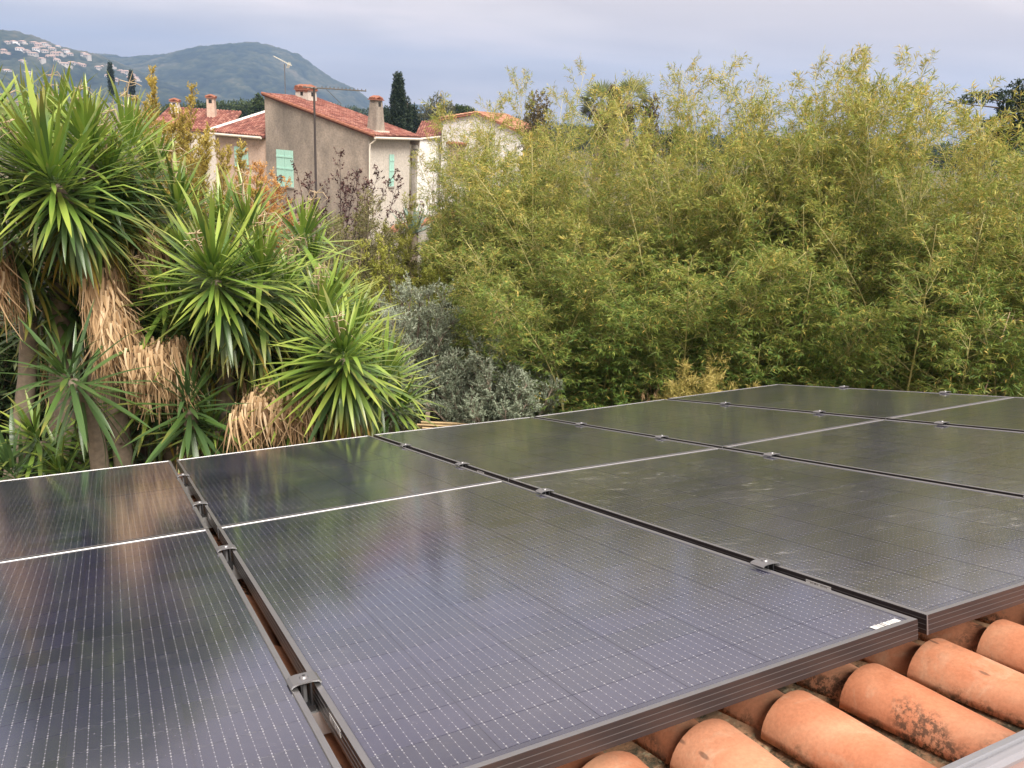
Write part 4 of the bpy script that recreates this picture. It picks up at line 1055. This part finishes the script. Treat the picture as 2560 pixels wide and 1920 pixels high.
# dried brown bamboo sprays
for k, (px, py, Y, lb) in enumerate([(1245, 745, 11.7, 'spray of dead brown bamboo leaves at the left face of the hedge'), (1620, 960, 10.6, 'small tuft of dead tan leaves hanging just above the panels')]):
    p = at(px, py, Y); rng = np.random.default_rng(70 + k)
    t = thing('dead_leaf_spray', lb, 'dead leaves', loc=p)
    P_ = np.zeros((14, 3)) + rng.normal(size=(14, 3)) * .10; D_ = unit(rng.normal(size=(14, 3)) * .4 + np.array([0, 0, -1])); L_2 = np.full(14, .4 if k == 0 else .16)
    V, F, T = leaves(P_, D_, L_2, 9, .10, .018, .5, .8, 0., np.full(14, .35)); add('leaves', vmesh('leaves', [(V, F, T)], M['yucca_dead']), t)
    add('twigs', vmesh('twigs', [sticks(P_, D_, L_2, .004, .001)], M['twig']), t)
# stacked canes by the olive trunks
c0 = at(1085, 1045, 10.4); cs = thing('cane_stack', 'stack of tan bamboo canes on the ground left of the olive trunks', 'canes', loc=(c0.x, c0.y, gz(10)))
hh = c0.z
r_ = random.Random(3)
for k in range(15):
    z = max(.03, hh - .30 + .30 * (k // 2) / 7.); MB().tube([(-.25 + r_.uniform(-.1, .1), .035 * (k % 2), z), (.25, .04 * (k % 2), z + r_.uniform(-.01, .01)), (.8 + r_.uniform(-.15, .1), .04 * (k % 2), z + r_.uniform(-.015, .015))], .014, 6).build('cane', [M['cane']], cs)
for x in (-.1, .55): MB().box((x - .03, .09, 0), (x + .03, .14, hh + .1)).build('stake', [M['bark']], cs)

# ---- far trees
def blob_tree(name, label, px, topy, Y, blobs, mat, n, ls, seed, group=None, trunk=.12, trunkmat='bark', up=.3, cat='tree', limb=.35):
    """blobs: (x, y, z, rx, rz) in metres relative to the top; crown of leaf clumps in these volumes"""
    global rng
    rng = np.random.default_rng(seed)
    p = at(px, topy, Y); g = gz(Y)
    t = thing(name, label, cat, group, loc=(p.x, Y, g)); H = p.z - g
    parts = []
    tot = sum(b[3] ** 2 * b[4] for b in blobs)
    for (x, y, z, rx, rz) in blobs:
        k = max(30, int(n * rx * rx * rz / tot) // 6)
        u = unit(rng.normal(size=(k, 3))) * (rng.random((k, 1)) ** .28)
        u *= (1 + .10 * np.sin(7 * np.arctan2(u[:, 1:2], u[:, 0:1]) + 5 * u[:, 2:3] + x))
        C = u * np.array([rx, rx, rz]) + np.array([x, y, H + z])
        D_ = unit(u + np.array([0, 0, up]) + rng.normal(size=(k, 3)) * .3)
        V, F, T = leaves(C, D_, np.full(k, ls * 1.6), 7, ls * 1.3, ls * .6, .8, .0, 0., np.clip(rng.random(k) * .5 + .25 + .2 * u[:, 2], 0, 1))
        parts.append((V, F, T))
    add('crown', vmesh('crown', parts, M[mat]), t)
    b = MB(); b.tube([(0, 0, 0), (trunk * .5, 0, H * .4), (0, 0, max(.5, H + blobs[0][2]))], [trunk, trunk * .8, trunk * .4], 7)
    for (x, y, z, rx, rz) in blobs[1:]: b.tube([(0, 0, H * limb), (x * .5, y * .5, (H * limb + H + z) / 2 + .1), (x, y, H + z)], [trunk * .6, trunk * .4, trunk * .15], 5)
    b.build('trunk', [M[trunkmat]], t, smooth=True)
    return t
def column_tree(label, px, topy, Y, r, h, mat, n, ls, seed, name='cypress', round_top=False, group=None):
    bl = []; m = 10
    for k in range(m):
        f = (k + .5) / m; rr = r * (min(1, .52 + 1.5 * f) if not round_top else min(1, .75 + .8 * f)) * (1 if f < .75 else .92)
        bl.append((0, 0, -h * f, rr, h / m * 1.15))
    return blob_tree(name, label, px, topy, Y, bl, mat, n, ls, seed, group, .14, up=1.4)
column_tree('tall dark cypress standing right of the red roof with tapered top', 996, 193, 70, .60, 5.4, 'cypress_leaf', 30000, .10, 61)
column_tree('slim small cypress just right of the tall cypress', 1019, 250, 74, .34, 3.2, 'cypress_leaf', 5000, .10, 62)
column_tree('thin lone cypress on the far slope above the yucca, the left one', 275, 165, 190, .42, 6., 'cypress_leaf', 3000, .3, 63, group='lone cypresses before the far slope')
column_tree('thin lone cypress on the far slope left of the feathery tree', 327, 183, 200, .42, 5., 'cypress_leaf', 3000, .3, 64, group='lone cypresses before the far slope')
R_ = random.Random(4)
def bushy(label, px, ty, Y, w, h, mat, n, ls, seed, name='broadleaf_tree', k=7):
    r = random.Random(seed); bl = [(0, 0, -h * .45, w * .3, h * .45)]
    for _ in range(k): bl.append((r.uniform(-w / 2, w / 2), r.uniform(-1, 1), -h * r.uniform(.3, .85), w * r.uniform(.14, .24), h * r.uniform(.2, .32)))
    blob_tree(name, label, px, ty, Y, bl, mat, n, ls, seed)
bushy('dark green tree filling in right of the two cypresses', 1034, 264, 80, 1.7, 3.2, 'cypress_leaf', 9000, .12, 71)
bushy('dark tree left of the tall cypress behind the chimney', 965, 268, 84, 1.3, 2.6, 'cypress_leaf', 6000, .12, 72)
bushy('airy grey green eucalyptus right of the cypresses', 1092, 236, 76, 2.5, 3.0, 'euca_leaf', 9000, .10, 73, 'eucalyptus', 9)
bushy('low green pine crown above the annex roof', 1150, 267, 90, 3.4, 1.7, 'dark_leaf', 9000, .14, 74, 'pine_tree')
bushy('dark tree right of the low pine above the white house', 1195, 284, 95, 2.0, 1.6, 'dark_leaf', 6000, .14, 75)
for k, (px, ty, Y, w, h, lb) in enumerate([(548, 256, 150, 9, 3.5, 'flat green pine crown at the left of the tree line behind the low house'), (600, 252, 160, 9, 4, 'green pine crown in the middle of the tree line behind the low house'), (632, 258, 150, 6, 3.5, 'green pine crown next to the grey gable in the tree line'), (646, 245, 110, 1.6, 3, 'small dark tree touching the top corner of the grey gable'), (500, 262, 150, 9, 4, 'green pine crown behind the slim chimney'), (440, 262, 170, 11, 4, 'green pine crown behind the feathery tree')]):
    bushy(lb, px, ty, Y, w, h, 'dark_leaf', 7000, .28, 80 + k, 'pine_tree')
for k, (px, ty, Y) in enumerate([(780, 262, 330), (830, 262, 340), (880, 268, 350), (930, 272, 330), (1240, 300, 200), (1290, 300, 190), (1420, 318, 200), (1480, 322, 210), (1560, 335, 190), (1700, 340, 170), (1790, 345, 180), (1900, 340, 170), (2010, 345, 170), (2120, 350, 180), (2240, 355, 170), (2380, 362, 170), (2500, 366, 170)]):
    bushy('rounded dark tree in the distant belt of trees behind the hedge' if k > 3 else 'rounded dark tree at the foot of the main hill', px, ty, Y, 14, 5, 'dark_leaf', 5000, .45, 100 + k)
for o in list(bpy.data.objects):
    if o.get('label') in ('rounded dark tree in the distant belt of trees behind the hedge', 'rounded dark tree at the foot of the main hill'): o['group'] = 'distant belt of rounded trees'
column_tree('brown green round topped clipped tree left of the palms', 1346, 250, 48, .85, 6.0, 'brown_green_leaf', 12000, .10, 65, 'clipped_tree', True)
column_tree('dark round topped columnar tree right of the palms', 1630, 258, 46, .50, 6.0, 'brown_green_leaf', 10000, .09, 66, 'clipped_tree', True)
column_tree('dark brown column of a clipped tree between the two fan palms', 1536, 232, 44, .38, 6.0, 'brown_green_leaf', 10000, .09, 67, 'clipped_tree', True)
bushy('low dark tree just right of the palms and columnar trees', 1700, 322, 50, 2.2, 1.5, 'cypress_leaf', 7000, .10, 68)
# dark pine at the right edge, flat branches
blob_tree('pine_tree', 'dark pine with flat spreading branches at the right edge behind the bamboo', 2700, 200, 24,
          [(0, 0, -.2, 1.2, .5), (-1.2, 0, -.25, .6, .14), (-1.5, 0, -.55, .7, .13), (-2.4, .1, -.62, .55, .09), (-.9, 0, -.6, .7, .2), (-1.5, -.2, -.95, .6, .2), (-.5, 0, -1.0, .8, .3), (-1.8, 0, -1.3, .5, .22), (-1.2, 0, -1.6, .8, .3), (-3.1, .1, -.80, .35, .05), (-2.1, 0, -1.9, .6, .3)], 'cypress_leaf', 42000, .06, 69, trunk=.07, limb=.86)
# fan palms
def fan_palm(label, px, py, Y, r, seed):
    global rng
    rng = np.random.default_rng(seed); p = at(px, py, Y); g = gz(Y)
    t = thing('fan_palm', label, 'palm tree', 'fan palms behind the hedge', loc=(p.x, Y, g)); H = p.z - g
    MB().tube([(0, 0, 0), (.03, 0, H * .5), (0, 0, H)], [.22, .17, .19], 9).build('trunk', [M['bark']], t, smooth=True)
    for k in range(34):
        a = k * 2.4; el = 1.45 - 2.2 * (k / 34.); d = np.array([math.cos(a) * math.cos(el), math.sin(a) * math.cos(el), math.sin(el)])
        s = unit(np.cross(d, [0, 0, 1.])); c = np.array([0, 0, H]) + d * r * .5; V = []; F = []; tz = rng.uniform(-1.2, 1.2); s = unit(s * math.cos(tz) + np.cross(s, d) * math.sin(tz))
        for j in range(11):
            ph = -1.25 + 2.5 * j / 10; q = unit(d * math.cos(ph) + s * math.sin(ph) + np.array([0, 0, -.12])); w = unit(np.cross(q, np.cross(s, d))) * r * .032
            o_ = len(V); V += [tuple(c), tuple(c + q * r * .33 + w), tuple(c + q * r * .66 - np.array([0, 0, r * .05])), tuple(c + q * r * .33 - w)]; F.append((o_, o_ + 1, o_ + 2, o_ + 3))
        V += [tuple(np.array([0, 0, H]) + s * .012), tuple(np.array([0, 0, H]) - s * .012), tuple(c - s * .012), tuple(c + s * .012)]; o_ = len(V) - 4; F.append((o_, o_ + 1, o_ + 2, o_ + 3))
        V = np.array(V); F = np.array(F)
        add('frond', mesh('frond', V, F, M['palm_leaf' if k < 26 else 'brown_green_leaf'], None, False, np.full(len(V), .3 + .4 * rng.random())), t)
    P_ = np.tile(np.array([[0, 0, H - .15]]), (120, 1)) + np.c_[rng.normal(size=(120, 2)) * .15, -rng.random(120) * 1.2]
    D_ = unit(np.c_[rng.normal(size=(120, 2)) * .35, -np.ones(120)])
    V, F, T = leaves(P_, D_, np.full(120, .4), 6, .4, .05, .3, .5, 0., np.full(120, .3)); add('dead_skirt', vmesh('dead_skirt', [(V, F, T)], M['brown_green_leaf']), t)
fan_palm('left fan palm behind the bamboo hedge, greyer and fuller', 1503, 262, 46, 1.25, 90)
fan_palm('right fan palm behind the bamboo hedge, its stiff fans clear against the sky', 1574, 252, 45, 1.15, 91)

# ---- yuccas
def yleaf(L, W, curve, mat, kink=0., seg=8, vee=.22, name='leaf'):
    V = []; F = []; p = np.array([0., 0., 0.]); a = 0.
    for k in range(seg + 1):
        t = k / seg
        w = W * (.62 + .55 * math.sin(min(1, t / .45) * math.pi / 2)) * (1 - max(0, (t - .35) / .65) ** 2.2) * .86
        w = max(w, .0012)
        n = np.array([0, math.cos(a), math.sin(a)])            # adaxial side
        for q in (-1, 0, 1):
            V.append(tuple(p + np.array([q * w / 2, 0, 0]) + n * (vee * w * abs(q) * .5)))
        a += curve / seg * (1.6 * t + .2) + (kink if k == int(seg * .55) else 0)
        p = p + np.array([0, -math.sin(a), math.cos(a)]) * L / seg
    for k in range(seg):
        o = k * 3; F += [(o, o + 1, o + 4, o + 3), (o + 1, o + 2, o + 5, o + 4)]
    me = mesh(name, V, F, M[mat], smooth=False)
    me.polygons.foreach_set('use_smooth', np.ones(len(me.polygons), dtype=bool))
    return me
YL = {m: [yleaf(1., .066, c, m, kk) for c, kk in ((.06, 0), (.22, 0), (.5, 0), (.25, .5))] for m in ('yucca_fresh', 'yucca_mid', 'yucca_dark', 'yucca_yellow')}
def place_leaf(root, me, pos, d, L, W, bend, r):
    d = Vector(d).normalized(); bd = Vector(bend); bd = (bd - d * bd.dot(d))
    if bd.length < 1e-3: bd = Vector((1, 0, 0)).cross(d)
    bd.normalize(); y = -bd; x = y.cross(d)
    m = Matrix([[x[i] * W, y[i] * W if False else y[i] * L, d[i] * L, pos[i]] for i in range(3)] + [[0, 0, 0, 1]])
    add('leaf', me, root, m)
def dead_skirt(pts_dir, n, L, r):
    n = int(n * 2.0)
    """hanging dry leaves: list of strips"""
    V = []; F = []; T = []
    for _ in range(n):
        c, ax_ = pts_dir(r.random()); a = r.random() * 6.283
        out_ = np.array([math.cos(a), math.sin(a), 0.]); ll_ = L * r.uniform(.5, 1.4); w = r.uniform(.003, .0085); t = min(1, max(0, r.gauss(.48, .3)))
        p = np.array(c) + out_ * r.uniform(.01, .12) + np.array([0, 0, r.uniform(-.08, .06)]); side = unit(np.cross(out_, [0, 0, 1.]) + np.array([0, 0, r.uniform(-.2, .2)]))
        vx = r.uniform(.05, .5) ** 1.3; o = len(V); tw = r.gauss(0, .55)
        for k in range(5):
            s = k / 4; q = p + out_ * (vx * ll_ * (s - .75 * s * s)) + side * tw * .18 * s * s - np.array([0, 0, 1.]) * ll_ * (s * (.55 + .45 * s))
            ww = w * (1 - s ** 2) + .0015
            V += [tuple(q - side * ww), tuple(q + (side + out_ * .8) * ww)]; T += [t * (1 - .25 * s)] * 2
        for k in range(4): F.append((o + 2 * k, o + 2 * k + 1, o + 2 * k + 3, o + 2 * k + 2))
    return np.array(V), np.array(F), np.array(T)
def stalk(root, pos, ax_, r, h=.42):
    P_ = np.array([pos + ax_ * .03]); D_ = np.array([ax_]); b = MB()
    side = unit(np.cross(ax_, [.3, .8, .1]))
    c = [np.array(pos) + ax_ * h * s + side * .05 * math.sin(3 * s) for s in np.linspace(0, 1, 6)]
    b.tube([Vector(x) for x in c], [.009, .008, .007, .006, .004, .002], 5)
    for k in range(15):
        s = .3 + .7 * k / 15; a = k * 2.4; q = c[min(5, int(s * 5))]; o_ = np.array([math.cos(a), math.sin(a), r.uniform(-.3, .5)])
        e1 = q + o_ * h * .14; e2 = e1 + np.array([r.uniform(-1, 1), r.uniform(-1, 1), r.uniform(-1.2, .4)]) * h * .13; e3 = e2 + np.array([r.uniform(-1, 1), r.uniform(-1, 1), r.uniform(-1, .6)]) * h * .1
        b.tube([Vector(q), Vector(e1), Vector(e2), Vector(e3)], [.0035, .003, .0022, .001], 4)
    b.build('dried_flower_stalk', [M['yucca_flower']], root)
yid = [0]
def yucca(label, base, heads, seed, skirts=()):
    """heads: (px, py, Y, leaf length, tilt(x,y,z axis), tone, n leaves, skirt length, stalk)"""
    r = random.Random(seed); bp = at(*base); g = gz(base[2])
    root = thing('yucca', label, 'yucca', loc=(bp.x, base[2], g)); O = np.array([bp.x, base[2], g])
    tb = MB(); sk = []
    for (px, py, Y, L, axv, tone, n, skirt, fl) in heads:
        c = np.array(at(px, py, Y)) - O; A = unit(np.array(axv, float)); L = L * 1.02; n = min(139, int(n * 1.42)) if len(heads) > 1 else min(288, int(n * 2.5)); stem = (.42 + .12 * L) if len(heads) > 1 else .62
        u = unit(np.cross(A, [.2, .9, .1])); w = np.cross(A, u)
        ga = r.random() * 6; lop = r.random() * 6.28; la = r.uniform(.08, .24)
        for k in range(n):
            t = (k + r.random() * .6) / n
            th = math.radians(6 + 140 * t ** .85 + r.gauss(0, 9)); ga += 2.39996
            out_ = u * math.cos(ga) + w * math.sin(ga)
            d = A * math.cos(th) + out_ * math.sin(th) - np.array([0, 0, .18 * t]); lf = 1 + la * math.cos(ga - lop)
            pos = c - A * stem * t + out_ * .035
            LL = L * lf * (.62 + .38 * min(1, t * 3.5)) * r.uniform(.72, 1.14) * (1 if t < .85 else .9)
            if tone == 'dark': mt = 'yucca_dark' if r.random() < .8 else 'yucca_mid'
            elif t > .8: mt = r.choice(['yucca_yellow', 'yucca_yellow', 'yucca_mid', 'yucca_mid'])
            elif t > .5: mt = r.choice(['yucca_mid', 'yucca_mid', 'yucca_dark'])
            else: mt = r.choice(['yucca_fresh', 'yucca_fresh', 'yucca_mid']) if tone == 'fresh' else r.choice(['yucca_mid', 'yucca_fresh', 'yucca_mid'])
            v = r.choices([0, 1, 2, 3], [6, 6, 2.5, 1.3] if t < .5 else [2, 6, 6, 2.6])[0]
            bend = np.array([0, 0, -1.]) + out_ * .25 + A * .15 * (1 if t < .3 else -1)
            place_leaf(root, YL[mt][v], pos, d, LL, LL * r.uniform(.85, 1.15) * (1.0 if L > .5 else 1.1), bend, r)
        for k in range(9):
            ga += 2.39996; th = math.radians(4 + 2.6 * k); out_ = u * math.cos(ga) + w * math.sin(ga); d = A * math.cos(th) + out_ * math.sin(th)
            place_leaf(root, YL['yucca_dark' if tone == 'dark' else 'yucca_fresh'][0], c - A * .06, d, L * (.38 + .03 * k), L * .55, np.array([0, 0, -1.]) + out_ * .3, r)
        # stem to the common base
        a = c - A * stem; e_ = np.array([r.uniform(-.12, .12), r.uniform(-.12, .12), 0.])
        m1_ = a - A * .45 * (1 if skirt == 0 else 1.2); m1_ = m1_ * np.array([.9, .9, 1]) - np.array([0, 0, .25]); m2_ = (m1_ * .45 + e_ * .55)
        pts = [c - A * .22, a, m1_, m2_ + np.array([0, 0, .0]), e_]
        cur = []
        for s in np.linspace(0, 1, 12):
            q = np.array(pts[0]) * (1 - s) ** 4 + 4 * np.array(pts[1]) * s * (1 - s) ** 3 + 6 * np.array(pts[2]) * s * s * (1 - s) ** 2 + 4 * np.array(pts[3]) * s ** 3 * (1 - s) + np.array(pts[4]) * s ** 4
            cur.append(q)
        tb.tube([Vector(q) for q in cur], [.035] + [.045 + .045 * i / 11 for i in range(1, 12)], 9)
        if skirt > 0:
            def pd(x, a=a, m=m1_): return a * (1 - x) + (a + (m - a) * 1.1) * x, None
            V, F, T = dead_skirt(pd, int(150 * max(.6, skirt)), .5 * max(.7, skirt), r); sk.append((V, F, T))
        if fl: stalk(root, c, A, r, .3 + .15 * r.random())
    for (x0, y0, Y0, x1, y1, Y1, n_, L_s) in skirts:
        a_, b_ = np.array(at(x0 * S, y0 * S, Y0)) - O, np.array(at(x1 * S, y1 * S, Y1)) - O
        sk.append(dead_skirt(lambda x, a=a_, b=b_: (a * (1 - x) + b * x, None), n_, L_s, r))
    add('trunk', tb.mesh('trunk', [M['yucca_bark']], True), root)
    if sk: tag(add('dead_leaves', vmesh('dead_leaves', sk, M['yucca_dead']), root), kind='stuff')
S = 2560 / 2212.
def H_(x, y, Y, L, A, tone='fresh', n=95, skirt=.0, fl=False): return (x * S, y * S, Y, L, A, tone, n, skirt, fl)
yucca('yucca with the biggest head far left above a long dry skirt', (249, 1100, 5.6), [H_(78, 345, 5.0, .58, (-.1, -.6, .75), 'fresh', 112, 0, True)], 1, [(225, 570, 5.45, 245, 730, 5.4, 210, .42), (200, 580, 5.45, 262, 680, 5.4, 90, .40)])
yucca('yucca at the left edge with its leaves against the hill', (-260, 1100, 5.6), [H_(-50, 240, 5.2, .60, (.1, -.2, 1), 'fresh', 85, 0), H_(-30, 470, 5.5, .55, (-.2, -.4, .7), 'mid', 75, .0)], 2, [(-20, 530, 5.4, 0, 600, 5.4, 110, .34)])
yucca('yucca filling the top left behind the biggest head', (60, 1080, 6.4), [H_(58, 292, 6.0, .58, (-.05, -.3, 1), 'fresh', 95, .3, True), H_(125, 252, 6.4, .54, (.1, -.1, 1), 'fresh', 85, 0, True)], 21)
yucca('yucca head directly right of and above the biggest left head', (240, 1090, 6.1), [H_(190, 285, 5.6, .56, (.1, -.2, 1), 'fresh', 85, 0, True)], 31)
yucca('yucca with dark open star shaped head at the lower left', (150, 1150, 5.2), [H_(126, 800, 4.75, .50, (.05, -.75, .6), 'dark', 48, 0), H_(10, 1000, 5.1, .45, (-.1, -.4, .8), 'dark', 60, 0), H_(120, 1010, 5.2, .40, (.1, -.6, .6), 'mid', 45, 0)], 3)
yucca('yucca with heads rising in the middle behind the biggest head', (330, 1050, 6.8), [H_(280, 288, 6.1, .54, (.2, -.1, 1), 'fresh', 80, 0, True), H_(385, 425, 6.2, .55, (.15, -.3, .9), 'mid', 95, .5, True)], 4)
yucca('shaded yucca heads in the hollow under the upper left crowns', (230, 1060, 6.9), [H_(225, 400, 6.3, .55, (.1, -.4, .9), 'mid', 90, .3), H_(290, 560, 6.6, .52, (.1, -.5, .8), 'dark', 80, .5)], 22)
yucca('dark yucca heads low in the shade behind the left dry skirt', (60, 1120, 6.6), [H_(60, 660, 6.2, .52, (0, -.5, .8), 'dark', 80, .4), H_(180, 690, 6.5, .50, (0, -.5, .8), 'dark', 75, 0)], 23)
yucca('yucca with a large front head above the tan skirt in the middle', (400, 1120, 5.9), [H_(452, 565, 5.2, .56, (.05, -.6, .75), 'fresh', 112, 0, True)], 5, [(390, 740, 5.45, 320, 770, 5.35, 170, .34), (340, 740, 5.4, 285, 770, 5.35, 100, .34), (320, 500, 5.9, 325, 560, 5.9, 80, .25)])
yucca('yucca head just right of the large middle one, leaning right', (500, 1120, 6.1), [H_(572, 560, 5.6, .50, (.25, -.3, .9), 'fresh', 95, .6, True)], 32)
yucca('shaded yucca behind the large front head in the middle', (480, 1120, 6.9), [H_(480, 480, 6.7, .54, (.1, -.3, .9), 'mid', 80, 0), H_(600, 640, 6.5, .52, (.1, -.4, .8), 'dark', 80, .5)], 24)
yucca('yucca whose upper head stands before the orange shrub', (560, 1080, 7.2), [H_(535, 470, 6.6, .54, (.1, -.2, 1), 'fresh', 90, 0, True), H_(680, 545, 6.8, .42, (.25, -.1, 1), 'fresh', 65, 0)], 6)
yucca('yucca at the lower right with drooping heads over dry leaves', (640, 1160, 6.0), [H_(742, 742, 5.2, .48, (.1, -.6, .75), 'fresh', 112, .9, True)], 7, [(680, 850, 5.4, 570, 870, 5.35, 140, .30), (590, 830, 5.5, 510, 900, 5.3, 130, .28)])
yucca('yucca head behind and above the lower right drooping head', (660, 1150, 6.3), [H_(695, 655, 5.8, .48, (.15, -.2, 1), 'fresh', 85, 0, True)], 33)
yucca('yucca between the lower right heads and the tall olive', (740, 1140, 6.6), [H_(780, 690, 6.2, .42, (.4, -.1, .9), 'fresh', 65, 0), H_(640, 800, 6.2, .46, (.0, -.5, .8), 'dark', 75, .8)], 25)
yucca('small bright yucca head between the upper left crown and the feathery tree', (330, 1060, 6.9), [H_(335, 345, 6.6, .46, (.3, -.2, 1), 'fresh', 85, 0, True), H_(420, 500, 6.5, .44, (.1, -.4, .9), 'mid', 75, 0)], 26)
yucca('small yucca heads tucked between the two large left crowns', (260, 1060, 6.4), [H_(250, 430, 5.9, .46, (.2, -.4, .9), 'fresh', 85, .3, True), H_(150, 520, 5.9, .42, (.1, -.6, .7), 'mid', 70, .3)], 27)
yucca('yucca heads low behind the lower right crown', (640, 1150, 6.4), [H_(600, 740, 5.9, .44, (-.1, -.5, .8), 'mid', 80, .4), H_(810, 760, 6.2, .40, (.4, -.3, .8), 'fresh', 70, 0)], 28)
yucca('small light yucca heads poking out low left of the large middle crown', (330, 1120, 5.9), [H_(335, 615, 5.6, .40, (-.2, -.5, .8), 'fresh', 70, 0, True), H_(390, 520, 5.9, .40, (-.1, -.3, .9), 'mid', 65, 0)], 41)
yucca('small yucca heads right of the large middle crown', (600, 1120, 6.1), [H_(545, 690, 5.6, .40, (.2, -.5, .8), 'mid', 70, .4), H_(625, 590, 6.0, .38, (.3, -.3, .8), 'fresh', 65, 0, True)], 42)
yucca('small yucca head over the top of the left crown', (130, 1100, 6.2), [H_(235, 350, 5.7, .44, (.3, -.3, .9), 'fresh', 80, 0, True), H_(20, 300, 5.6, .42, (-.2, -.4, .9), 'fresh', 70, 0)], 43)
yucca('dark yucca head between the left edge and the long dry skirt', (60, 1120, 6.3), [H_(55, 590, 5.75, .46, (0, -.6, .7), 'mid', 80, 0), H_(150, 640, 5.9, .44, (.1, -.6, .7), 'dark', 70, 0)], 44)
yucca('dark yucca head in the hollow below the large middle crown', (330, 1120, 6.3), [H_(330, 720, 5.9, .44, (-.1, -.5, .8), 'dark', 75, 0), H_(560, 760, 5.8, .42, (-.1, -.6, .7), 'mid', 70, 0)], 45)
yucca('small bright yucca heads leaning right over the dull shrub', (650, 1120, 6.9), [H_(665, 490, 6.6, .44, (.4, -.2, .9), 'fresh', 80, 0, True), H_(730, 620, 6.6, .42, (.4, -.2, .9), 'fresh', 75, 0)], 46)
yucca('small yucca heads filling the lower left corner', (60, 1150, 5.6), [H_(60, 930, 5.3, .40, (.0, -.6, .7), 'mid', 75, 0), H_(200, 960, 5.6, .38, (.1, -.5, .8), 'mid', 70, 0)], 47)
yucca('small yucca heads low between the dry leaves and the eave', (480, 1150, 5.9), [H_(450, 900, 5.5, .38, (.0, -.5, .8), 'mid', 75, 0), H_(300, 830, 5.6, .40, (-.1, -.5, .8), 'mid', 75, 0)], 48)
yucca('yellowing yucca heads drooping above the front middle panels', (640, 1150, 6.0), [H_(600, 860, 5.45, .38, (-.2, -.5, .7), 'fresh', 75, 0), H_(380, 700, 5.6, .40, (-.2, -.5, .8), 'fresh', 75, 0)], 49)
yucca('small yucca at the right end, beside the cane stack', (860, 1120, 6.6), [H_(845, 800, 6.0, .47, (.45, -.3, .8), 'fresh', 80, .0), H_(880, 870, 6.1, .42, (.5, -.4, .5), 'mid', 55, 0)], 8)
yucca('low dark yucca hanging over the eave under the tan skirt', (420, 1180, 5.9), [H_(405, 840, 5.3, .46, (.1, -.3, .85), 'dark', 60, .3), H_(262, 905, 6.1, .46, (.1, -.3, .9), 'dark', 55, 0), H_(520, 840, 5.9, .42, (-.2, -.3, .9), 'mid', 60, .9)], 9)
